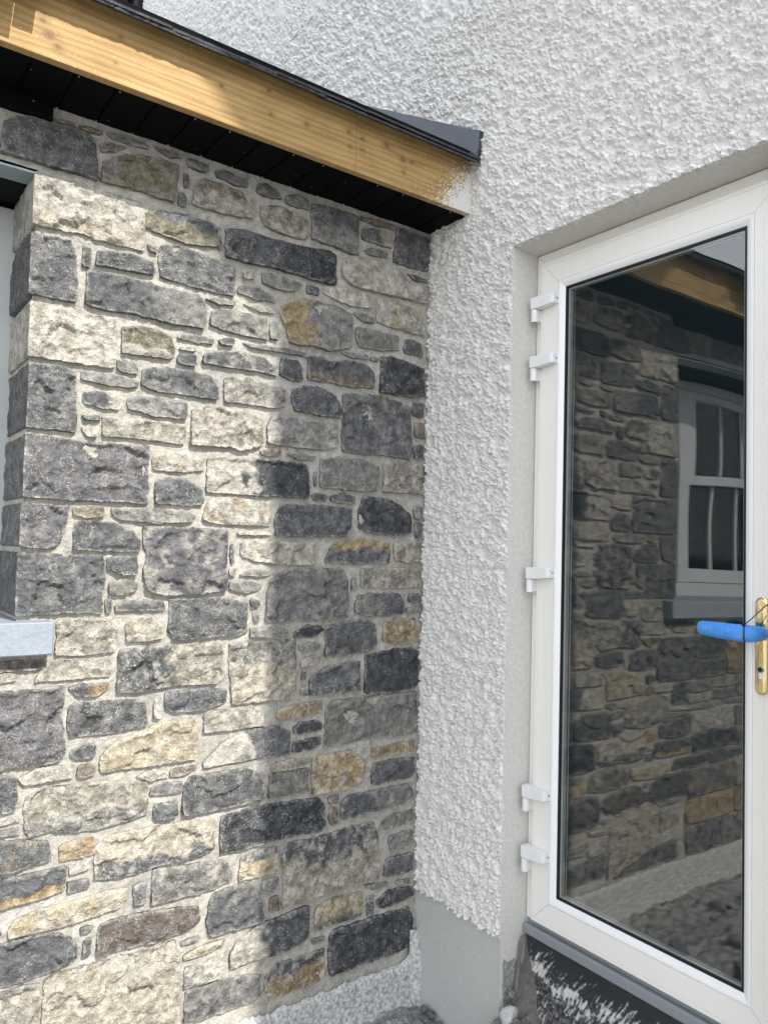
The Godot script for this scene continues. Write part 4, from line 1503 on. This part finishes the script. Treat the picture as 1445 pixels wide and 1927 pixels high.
	for q in nx + 1:
		var s := float(q) / nx
		var x := lerpf(-3.3, 0.262, pow(s, 0.5))
		var rise := 2.53 + 0.59 * (0.267 - x)
		for v in 5:
			var t := v / 4.0
			var yy := lerpf(rise + 0.004, rise + 0.112, t) + (0.004 * lump.get_noise_2d(x * 600.0, 40.0) if v == 4 else 0.0)
			var crease := 0.004 * fine.get_noise_2d(x * 300.0, t * 20.0) * smoothf(0.12, 0.26, x)
			lb.v.append(Vector3(x + (0.006 * t if q == nx else 0.0), yy, 0.0205 + 0.002 * lump.get_noise_2d(x * 400.0, t * 60.0) + crease + 0.006 * (1.0 - t)))
			lb.c.append(Color.WHITE)
			lb.u.append(Vector2.ZERO)
	for q in nx:
		for v in 4:
			var p := q * 5 + v
			lb.i.append(p); lb.i.append(p + 1); lb.i.append(p + 5)
			lb.i.append(p + 1); lb.i.append(p + 6); lb.i.append(p + 5)
	# turned-in end and top edge
	for v in 4:
		var p := nx * 5 + v
		var a := lb.v[p]
		var c := lb.v[p + 1]
		lb.quad(a, c, Vector3(c.x - 0.004, c.y, 0.0), Vector3(a.x - 0.004, a.y, 0.0), Vector3(1, 0, 0))
	for q in nx:
		var a := lb.v[q * 5 + 4]
		var c := lb.v[(q + 1) * 5 + 4]
		lb.quad(a, c, Vector3(c.x, c.y - 0.001, 0.0), Vector3(a.x, a.y - 0.001, 0.0), Vector3(0, 1, 0))
	smooth_normals(lb)
	part("flashing_sheet", lb.mesh(), M.lead, lead)


func build_window() -> void:
	var w := thing("sash_window", "pale sash window set deep in the stone wall at the left edge", "window")
	var piece := func(called: String, lo: Vector3, hi: Vector3) -> void:
		var b := Bag.new()
		b.box(lo, hi, 0.004)
		part(called, b.mesh(), M.window_paint, w)
	var fx := -0.255
	piece.call("jamb", Vector3(fx - 0.1, 1.04, 1.300), Vector3(fx, 2.185, 1.400))
	piece.call("jamb", Vector3(fx - 0.1, 1.04, 2.86), Vector3(fx, 2.185, 2.955))
	piece.call("mullion", Vector3(fx - 0.1, 1.104, 1.735), Vector3(fx, 2.135, 1.835))
	piece.call("head", Vector3(fx - 0.1, 2.135, 1.401), Vector3(fx, 2.185, 2.859))
	piece.call("bottom_frame", Vector3(fx - 0.1, 1.03, 1.401), Vector3(fx + 0.008, 1.103, 2.859))
	for light in [[1.401, 1.734], [1.836, 2.859]]:
		var za: float = light[0]
		var zb: float = light[1]
		for s in [[1.105, 1.69, fx - 0.045], [1.64, 2.134, fx - 0.012]]:
			var y0: float = s[0]
			var y1: float = s[1]
			var x: float = s[2]
			piece.call("sash_stile", Vector3(x - 0.03, y0, za), Vector3(x, y1, za + 0.065))
			piece.call("sash_stile", Vector3(x - 0.03, y0, zb - 0.065), Vector3(x, y1, zb))
			piece.call("sash_rail", Vector3(x - 0.03, y0, za + 0.066), Vector3(x - 0.001, y0 + (0.075 if y0 < 1.2 else 0.055), zb - 0.066))
			piece.call("sash_rail", Vector3(x - 0.03, y1 - 0.045, za + 0.066), Vector3(x - 0.001, y1, zb - 0.066))
			var bars := 1 if zb - za < 0.5 else 3
			for k in bars:
				var zc := lerpf(za + 0.065, zb - 0.065, (k + 1.0) / (bars + 1.0))
				piece.call("glazing_bar", Vector3(x - 0.022, y0 + 0.056, zc - 0.011), Vector3(x - 0.004, y1 - 0.046, zc + 0.011))
			var g := Bag.new()
			for xx in [x - 0.012, x - 0.016]:
				g.quad(Vector3(xx, y0 + 0.05, za + 0.06), Vector3(xx, y1 - 0.04, za + 0.06), Vector3(xx, y1 - 0.04, zb - 0.06), Vector3(xx, y0 + 0.05, zb - 0.06), Vector3(1 if xx == x - 0.012 else -1, 0, 0))
			part("pane", g.mesh(), M.sash_glass, w)
	var sill := Bag.new()
	sill.box(Vector3(-0.265, 0.952, 1.2335), Vector3(0.048, 1.0355, 3.02), 0.0035)
	var so := part("window_sill", sill.mesh(), M.sill_stone, self)
	tag(so, "blue-grey sawn stone sill below the sash window", "sill")


func build_door() -> void:
	var d := thing("door", "white framed glazed door with five hinges and a blue wrapped handle", "door")
	var P := func(a: Array) -> Array:
		var out: Array = []
		for k in range(0, a.size(), 2):
			out.append(Vector2(a[k], a[k + 1]))
		return out
	var zl := -0.0857
	var frame_rect := Rect2(0.4235, 0.06, 1.2510 - 0.4235, 2.1967 - 0.06)
	var fp: Array = P.call([0.0, -0.16, 0.0, -0.1037, 0.034, -0.1037, 0.034, -0.16])
	for s in ["l", "r", "t"]:
		part("frame_jamb" if s != "t" else "frame_head", mitred(s, frame_rect, fp), M.white_upvc, d)
	var leaf := Rect2(0.4531, 0.1223, 1.2214 - 0.4531, 2.1623 - 0.1223)
	var lp: Array = P.call([0.0, -0.155, 0.0, -0.0892, 0.0012, -0.0872, 0.0032, -0.0862, 0.0105, -0.0862, 0.0112, -0.0876, 0.0122, -0.0876, 0.0130, zl, 0.0712, zl, 0.0719, -0.0872, 0.0729, -0.0872, 0.0733, -0.0880])
	var bp: Array = P.call([0.0731, -0.0885, 0.0733, -0.0856, 0.0745, -0.0846, 0.0765, -0.0842, 0.0795, -0.0845, 0.0830, -0.0855, 0.0865, -0.0872, 0.0895, -0.0893, 0.0925, -0.0915, 0.0948, -0.0935, 0.0960, -0.0965, 0.0960, -0.12])
	for s in ["l", "r", "b", "t"]:
		part("stile" if s in ["l", "r"] else "rail", mitred(s, leaf, lp), M.white_upvc, d)
	for s in ["l", "r", "b", "t"]:
		part("glazing_bead", mitred(s, leaf, bp, 0.0), M.white_bead, d)
	# sealed unit: black gaskets, grey spacer, two panes
	var glass := Rect2(0.5440, 0.2130, 1.1305 - 0.5440, 2.0715 - 0.2130)
	var gk := Bag.new()
	ring_box(gk, glass, 0.0105, -0.0972, -0.0945)
	ring_box(gk, glass, 0.0100, -0.1290, -0.1005)
	part("gasket", gk.mesh(), M.gasket_black, d)
	var sp := Bag.new()
	var inner := Rect2(glass.position + Vector2.ONE * 0.0101, glass.size - Vector2.ONE * 0.0202)
	ring_box(sp, inner, 0.0055, -0.1172, -0.1022)
	part("spacer_bar", sp.mesh(), M.spacer_grey, d)
	var gl := Rect2(glass.position + Vector2.ONE * 0.002, glass.size - Vector2.ONE * 0.004)
	part("pane", pane_mesh(gl, -0.0976, -0.0992, 0.0004), M.window_glass, d)
	part("pane", pane_mesh(gl, -0.1040, -0.1056, 0.0004), M.window_glass, d)
	# drip sill under the leaf
	var sb := Bag.new()
	sb.box(Vector3(0.4235, 0.0705, -0.20), Vector3(1.2510, 0.1035, -0.0845), 0.006)
	sb.box(Vector3(0.4240, 0.1030, -0.20), Vector3(1.2505, 0.1180, -0.1020), 0.002)
	part("door_sill", sb.mesh(), M.sill_grey, d)
	# hinges
	for y in [2.030, 1.842, 1.180, 0.512, 0.330]:
		var h := Node3D.new()
		h.name = numbered(d, "hinge")
		h.position = Vector3(0.438, y, 0.0)
		d.add_child(h, true)
		var a := Bag.new()
		# wedge-shaped flag: thick at the pin, thin and rounded at the free end
		var top := 0.018
		var bot := -0.018
		var prof := [Vector2(0.0, -0.056), Vector2(0.002, -0.0540), Vector2(0.008, -0.0535), Vector2(0.074, -0.0595), Vector2(0.082, -0.0615), Vector2(0.087, -0.0655), Vector2(0.0885, -0.0710), Vector2(0.089, -0.0862), Vector2(0.0, -0.0862)]
		for k in prof.size():
			var p: Vector2 = prof[k]
			var q: Vector2 = prof[(k + 1) % prof.size()]
			var out := Vector3(p.x + q.x - 0.08, 0, p.y + q.y + 0.148)
			var bp0 := bot + 0.006 * smoothf(0.040, 0.092, p.x)
			var bq0 := bot + 0.006 * smoothf(0.040, 0.092, q.x)
			a.quad(Vector3(p.x, bp0 + 0.001, p.y), Vector3(q.x, bq0 + 0.001, q.y), Vector3(q.x, top - 0.001, q.y), Vector3(p.x, top - 0.001, p.y), out)
			var cxy := Vector3(0.044, 0, -0.070)
			for e in [[top, 1.0], [bot, -1.0]]:
				var yp: float = e[0] + (0.006 * smoothf(0.040, 0.092, p.x) if e[1] < 0 else 0.0)
				var yq: float = e[0] + (0.006 * smoothf(0.040, 0.092, q.x) if e[1] < 0 else 0.0)
				var pi := Vector3(p.x, 0, p.y).lerp(cxy, 0.05)
				var qi := Vector3(q.x, 0, q.y).lerp(cxy, 0.05)
				a.quad(Vector3(p.x, yp - 0.001 * e[1], p.y), Vector3(q.x, yq - 0.001 * e[1], q.y), Vector3(qi.x, yq, qi.z), Vector3(pi.x, yp, pi.z), out + Vector3(0, e[1] * 0.05, 0))
				a.tri(Vector3(pi.x, yp, pi.z), Vector3(qi.x, yq, qi.z), Vector3(0.044, e[0], -0.070), Vector3(0, e[1], 0))
		part("flag", a.mesh(), M.hinge_white, h)
		var kn := Bag.new()
		var path := PackedVector3Array()
		var ra := PackedFloat32Array()
		for k in [[-0.0195, 0.0105], [-0.0200, 0.0112], [-0.0570, 0.0112], [-0.0588, 0.0106], [-0.0592, 0.004], [-0.0592, 0.0005]]:
			path.append(Vector3(0.0095, k[0], -0.0655))
			ra.append(k[1])
		kn.tube(path, ra, ra, Vector3(0, 0, 1), 20)
		kn.box(Vector3(0.001, -0.056, -0.1036), Vector3(0.018, -0.020, -0.0655))
		part("knuckle", kn.mesh(), M.hinge_white, h)
		var sc := Bag.new()
		var scp := PackedVector3Array([Vector3(0.0885, 0.004, -0.0790), Vector3(0.0900, 0.004, -0.0790), Vector3(0.0902, 0.004, -0.0790)])
		sc.tube(scp, PackedFloat32Array([0.0032, 0.0030, 0.0002]), PackedFloat32Array([0.0032, 0.0030, 0.0002]), Vector3.UP, 10)
		part("screw", sc.mesh(), M.screw_steel, h)
	# handle
	var hd := Node3D.new()
	hd.name = "handle"
	hd.position = Vector3(1.1735, 1.0385, zl)
	d.add_child(hd, true)
	hd.set_meta("label", "polished brass handle plate with a blue wrapped lever")
	var bpz := Bag.new()
	var n := 48
	var outline := PackedVector2Array()
	for k in n:
		var a := TAU * k / n
		var s := Vector2(cos(a), sin(a)) * 0.0158
		s.y += 0.099 if sin(a) >= 0 else -0.099
		outline.append(s)
	var steps := [[1.0, 0.0], [1.0, 0.0055], [0.955, 0.0072], [0.86, 0.0082], [0.78, 0.0086]]
	for st in steps.size():
		for k in n:
			var o := outline[k]
			var yc := 0.099 if o.y > 0 else -0.099
			var q := Vector2(o.x * steps[st][0], yc + (o.y - yc) * steps[st][0])
			var dent := 0.0010 * sin(q.y * 95.0) * (1.0 if st > 2 else 0.0)
			bpz.v.append(Vector3(q.x, q.y, steps[st][1] + dent))
			bpz.c.append(Color.WHITE)
			bpz.u.append(q)
	for st in steps.size() - 1:
		for k in n:
			var a := st * n + k
			var c := st * n + (k + 1) % n
			bpz.i.append(a); bpz.i.append(a + n); bpz.i.append(c)
			bpz.i.append(c); bpz.i.append(a + n); bpz.i.append(c + n)
	# crown: rows of gently uneven polish
	var rows := 36
	var k0 := bpz.v.size()
	for rr in rows + 1:
		var y := lerpf(-0.1113, 0.1113, float(rr) / rows)
		var half := 0.0123
		if absf(y) > 0.099:
			half = sqrt(maxf(0.0, 0.0123 * 0.0123 - pow(absf(y) - 0.099, 2.0)))
		for c in 9:
			var x := lerpf(-half, half, c / 8.0)
			bpz.v.append(Vector3(x, y, 0.0086 + 0.0012 * (1.0 - pow(x / 0.0125, 2.0)) + 0.0007 * lump.get_noise_2d(x * 900.0, y * 900.0)))
			bpz.c.append(Color.WHITE)
			bpz.u.append(Vector2(x, y))
	for rr in rows:
		for c in 8:
			var a := k0 + rr * 9 + c
			bpz.i.append(a); bpz.i.append(a + 9); bpz.i.append(a + 1)
			bpz.i.append(a + 1); bpz.i.append(a + 9); bpz.i.append(a + 10)
	smooth_normals(bpz)
	part("backplate", bpz.mesh(), M.brass, hd)
	# lock cylinder: round plug over a narrow body
	var cy := Bag.new()
	var plug := PackedVector3Array([Vector3(0, -0.054, 0.006), Vector3(0, -0.054, 0.0118), Vector3(0, -0.054, 0.0124), Vector3(0, -0.054, 0.0124)])
	cy.tube(plug, PackedFloat32Array([0.0082, 0.0082, 0.0074, 0.0056]), PackedFloat32Array([0.0082, 0.0082, 0.0074, 0.0056]), Vector3.UP, 20)
	cy.box(Vector3(-0.005, -0.078, 0.006), Vector3(0.005, -0.056, 0.0116), 0.002)
	part("lock_cylinder", cy.mesh(), M.hinge_white, hd)
	var ky := Bag.new()
	ky.tube(PackedVector3Array([Vector3(0, -0.054, 0.0110), Vector3(0, -0.054, 0.0121), Vector3(0, -0.054, 0.0121)]), PackedFloat32Array([0.0056, 0.0056, 0.0003]), PackedFloat32Array([0.0056, 0.0056, 0.0003]), Vector3.UP, 18)
	part("lock_plug", ky.mesh(), M.brass, hd)
	var ks := Bag.new()
	ks.box(Vector3(-0.0008, -0.0585, 0.0118), Vector3(0.0008, -0.0500, 0.0126))
	part("keyhole", ks.mesh(), M.gasket_black, hd)
	# lever in its blue foam wrapping
	var lv := Bag.new()
	var path := PackedVector3Array()
	var ra := PackedFloat32Array()
	var rb := PackedFloat32Array()
	var pts := [[0.004, 0.030, 0.008, 0.0145, 0.0150], [0.004, 0.030, 0.026, 0.0150, 0.0175], [0.000, 0.030, 0.040, 0.0150, 0.0195], [-0.012, 0.030, 0.050, 0.0150, 0.0205], [-0.030, 0.030, 0.053, 0.0150, 0.0205], [-0.066, 0.0308, 0.053, 0.0145, 0.0195], [-0.103, 0.0318, 0.051, 0.0140, 0.0182], [-0.125, 0.0325, 0.049, 0.0132, 0.0172], [-0.132, 0.0328, 0.0485, 0.0108, 0.0150], [-0.1355, 0.0330, 0.048, 0.006, 0.0095], [-0.1362, 0.0330, 0.048, 0.0006, 0.0010]]
	for k in pts.size():
		var p: Array = pts[k]
		var q: Array = pts[mini(k + 1, pts.size() - 1)]
		var mids := maxi(1, int(absf(p[0] - q[0]) / 0.004))
		for j in mids:
			var t := float(j) / mids
			path.append(Vector3(lerpf(p[0], q[0], t), lerpf(p[1], q[1], t), lerpf(p[2], q[2], t)))
			ra.append(lerpf(p[3], q[3], t))
			rb.append(lerpf(p[4], q[4], t))
	lv.tube(path, ra, rb, Vector3.UP, 24)
	for k in lv.v.size():
		lv.v[k] += lv.n[k] * (0.0007 * fine.get_noise_3dv(lv.v[k] * 900.0) + 0.0005 * lump.get_noise_3dv(lv.v[k] * 1500.0))
	smooth_normals(lv)
	part("lever_sleeve", lv.mesh(), M.blue_sleeve, hd)
	var cd := Bag.new()
	var loop := PackedVector3Array()
	var lr := PackedFloat32Array()
	for k in 25:
		var a := TAU * k / 24.0
		loop.append(Vector3(-0.0155 + 0.006 * cos(a), 0.030 + 0.0212 * sin(a), 0.0515 + 0.0162 * cos(a)))
		lr.append(0.0013)
	cd.tube(loop, lr, lr, Vector3(0.95, 0.1, -0.3), 6)
	cd.tube(PackedVector3Array([Vector3(-0.014, 0.050, 0.060), Vector3(-0.002, 0.062, 0.055), Vector3(0.020, 0.088, 0.045), Vector3(0.050, 0.13, 0.02)]), PackedFloat32Array([0.0014, 0.0013, 0.0013, 0.0013]), PackedFloat32Array([0.0014, 0.0013, 0.0013, 0.0013]), Vector3(0, 0.3, 1), 6)
	cd.box(Vector3(-0.0175, 0.0475, 0.058), Vector3(-0.0105, 0.0535, 0.064), 0.002)
	part("cord", cd.mesh(), M.black_cord, hd)


func build_below_door() -> void:
	# black sheeting hanging from under the door sill, bellied out at the bottom
	var b := Bag.new()
	var ns := 70
	var nt := 26
	for q in ns + 1:
		var s := float(q) / ns
		for v in nt + 1:
			var t := float(v) / nt
			var x := lerpf(0.427 + 0.215 * pow(t, 0.85), 1.30, s)
			var y := lerpf(0.0665, -0.215, t) + 0.006 * lump.get_noise_2d(x * 500.0, 8.0) * t
			if s < 0.25:
				y += 0.015 * (0.25 - s) * 4.0 * (1.0 - t)
			var z := -0.090 + 0.030 * smoothf(0.0, 0.18, t) + 0.14 * pow(t, 1.4) * (0.55 + 0.45 * smoothf(0.0, 0.25, s)) + 0.020 * lump.get_noise_2d(x * 350.0, t * 150.0) * smoothf(0.0, 0.3, t)
			b.v.append(Vector3(x, y, z))
			b.c.append(Color.WHITE)
			b.u.append(Vector2((x - 0.42) / 1.5, t))
	for q in ns:
		for v in nt:
			var p := q * (nt + 1) + v
			b.i.append(p); b.i.append(p + nt + 1); b.i.append(p + 1)
			b.i.append(p + 1); b.i.append(p + nt + 1); b.i.append(p + nt + 2)
	smooth_normals(b)
	var m := part("damp_proof_sheet", b.mesh(), M.membrane_black, self)
	tag(m, "black plastic sheeting smeared with render hanging below the door sill", "sheeting")
	# a narrow strip of the same sheet tucked down beside the jamb
	var st := Bag.new()
	var path := [[0.427, 0.066, -0.078], [0.426, 0.045, -0.072], [0.427, 0.010, -0.066], [0.426, -0.025, -0.062], [0.431, -0.055, -0.052], [0.438, -0.080, -0.044], [0.441, -0.100, -0.036], [0.434, -0.122, -0.026], [0.440, -0.140, -0.018]]
	for k in path.size() - 1:
		var a := Vector3(path[k][0], path[k][1], path[k][2])
		var c := Vector3(path[k + 1][0], path[k + 1][1], path[k + 1][2])
		for fold in 2:
			var o := Vector3(0.004 * fold, 0, 0.006 * fold)
			st.quad(a + o, c + o, c + o + Vector3(0.006, 0.002, -0.006), a + o + Vector3(0.006, 0.002, -0.006), Vector3(0.4, 0, 1))
	smooth_normals(st)
	var so := part("sheet_strip", st.mesh(), M.membrane_black, self)
	tag(so, "narrow folded strip of black sheeting against the door jamb", "sheeting")
	# rough concrete under the threshold
	var c := Bag.new()
	var nx := 60
	var prof := [[0.068, -0.19], [0.066, -0.105], [0.0, -0.098], [-0.06, -0.090], [-0.11, -0.070], [-0.135, -0.035], [-0.150, 0.0], [-0.165, 0.03], [-0.20, 0.06], [-0.28, 0.09], [-0.36, 0.12]]
	for r in prof.size():
		for q in nx + 1:
			var x := lerpf(0.416, 1.30, float(q) / nx)
			var k := smoothf(0.068, -0.06, prof[r][0])
			c.v.append(Vector3(x, prof[r][0] + k * (0.018 * lump.get_noise_2d(x * 700.0, r * 30.0) + 0.010 * fine.get_noise_2d(x * 600.0, r * 17.0)), prof[r][1] + k * 0.016 * lump.get_noise_2d(x * 600.0 + 70.0, r * 40.0)))
			c.c.append(Color.WHITE)
			c.u.append(Vector2.ZERO)
	for r in prof.size() - 1:
		for q in nx:
			var p := r * (nx + 1) + q
			c.i.append(p); c.i.append(p + 1); c.i.append(p + nx + 1)
			c.i.append(p + 1); c.i.append(p + nx + 2); c.i.append(p + nx + 1)
	smooth_normals(c)
	var fo := part("threshold_concrete", c.mesh(), M.bare_concrete, self)
	tag(fo, "rough grey concrete heaped under the door threshold", "concrete")
	# broken lumps lying on it and on the ground
	var lumps := [
		["render_lump", Vector3(0.472, -0.128, 0.018), Vector3(0.085, 0.055, 0.06), "plinth_render", "pale lump of render at the foot of the door jamb"],
		["rubble_stone", Vector3(0.512, -0.145, 0.035), Vector3(0.12, 0.045, 0.07), "bare_concrete", "flat grey-green stone lying before the pale lump"],
		["rubble_stone", Vector3(0.448, -0.085, -0.020), Vector3(0.035, 0.03, 0.03), "bare_concrete", "small grey stone wedged against the jamb by the black strip"],
		["rubble_stone", Vector3(0.560, -0.140, 0.045), Vector3(0.045, 0.03, 0.035), "stone_grey", "dark grey stone between the flat stone and the black sheeting"],
		["rubble_stone", Vector3(0.62, -0.165, 0.075), Vector3(0.05, 0.03, 0.04), "bare_concrete", "grey crumb of concrete at the bottom edge of the sheeting"],
		["rubble_stone", Vector3(0.455, -0.165, 0.050), Vector3(0.04, 0.03, 0.03), "stone_grey", "dark chip below the pale lump of render"],
		["corner_stone", Vector3(0.085, -0.292, 0.022), Vector3(0.035, 0.03, 0.03), "stone_grey", "dark pebble in the angle between the two walls"],
		["corner_stone", Vector3(0.120, -0.292, 0.016), Vector3(0.042, 0.028, 0.03), "stone_grey", "larger dark pebble beside the one in the angle"],
		["corner_stone", Vector3(0.160, -0.300, 0.014), Vector3(0.025, 0.02, 0.02), "stone_grey", "smallest dark pebble along the smooth plinth"],
		["ground_stone", Vector3(0.30, -0.295, 0.88), Vector3(0.12, 0.07, 0.09), "stone_grey", "dark stone on the dirt, mirrored near the foot of the door glass"],
		["ground_stone", Vector3(0.42, -0.300, 1.12), Vector3(0.09, 0.05, 0.08), "bare_concrete", "pale stone on the dirt in front of the stone wall"],
		["ground_stone", Vector3(0.20, -0.300, 1.36), Vector3(0.10, 0.06, 0.07), "bare_concrete", "grey stone on the dirt close under the window"],
	]
	mat("stone_grey", Color(0.12, 0.12, 0.125), 0.9, 0.3)
	var sd := 100
	for l in lumps:
		sd += 1
		var o := part(l[0], lump_mesh(l[2], sd), M[l[3]], self)
		o.position = l[1]
		o.rotation = Vector3(0.1, sd * 0.7, 0.15)
		tag(o, l[4], "rubble")
	# grit: crumbs of render and stone chips at the foot of the walls
	var crumb := lump_mesh(Vector3.ONE, 55, 9)
	var mm := MultiMesh.new()
	mm.transform_format = MultiMesh.TRANSFORM_3D
	mm.mesh = crumb
	mm.instance_count = 900
	for k in 900:
		var p := Vector3.ZERO
		if k < 260:
			p = Vector3(rng.randf_range(0.42, 0.70), 0, rng.randf_range(-0.03, 0.13))
			p.y = lerpf(-0.125, -0.20, clampf((p.z + 0.03) / 0.12, 0.0, 1.0)) + rng.randf_range(-0.004, 0.006)
		elif k < 480:
			p = Vector3(rng.randf_range(0.03, 0.42), -0.312, rng.randf_range(0.0, 0.16))
		else:
			p = Vector3(rng.randf_range(0.05, 2.0), -0.312, rng.randf_range(0.1, 2.2))
		var s := rng.randf_range(0.004, 0.011) if k < 480 else rng.randf_range(0.006, 0.03)
		mm.set_instance_transform(k, Transform3D(Basis(Vector3(rng.randf() - 0.5, rng.randf(), rng.randf() - 0.5).normalized(), rng.randf() * TAU).scaled(Vector3(s, s * 0.7, s)), p))
	var gi := MultiMeshInstance3D.new()
	gi.name = "grit"
	gi.multimesh = mm
	gi.material_override = M.bare_concrete
	add_child(gi, true)
	gi.set_meta("kind", "stuff")
	tag(gi, "loose grit and crumbs of render strewn at the foot of the walls", "grit")
	gi.set_meta("kind", "stuff")
	# offcuts lying where the glass mirrors them
	var pl := Bag.new()
	pl.box(Vector3(-0.20, 0.0, -0.05), Vector3(0.20, 0.022, 0.05), 0.002)
	var po := part("board_offcut", pl.mesh(), M.rough_timber, self)
	po.position = Vector3(0.40, -0.302, 1.52)
	po.rotation.y = 0.35
	tag(po, "short sawn board lying on the dirt under the window", "board")
	var bk := Bag.new()
	bk.box(Vector3(-0.22, 0.0, -0.05), Vector3(0.22, 0.10, 0.05), 0.004)
	var bo := part("concrete_block", bk.mesh(), M.bare_concrete, self)
	bo.position = Vector3(0.74, -0.315, 0.98)
	bo.rotation.y = -0.9
	tag(bo, "grey concrete block lying on the dirt in front of the door", "block")
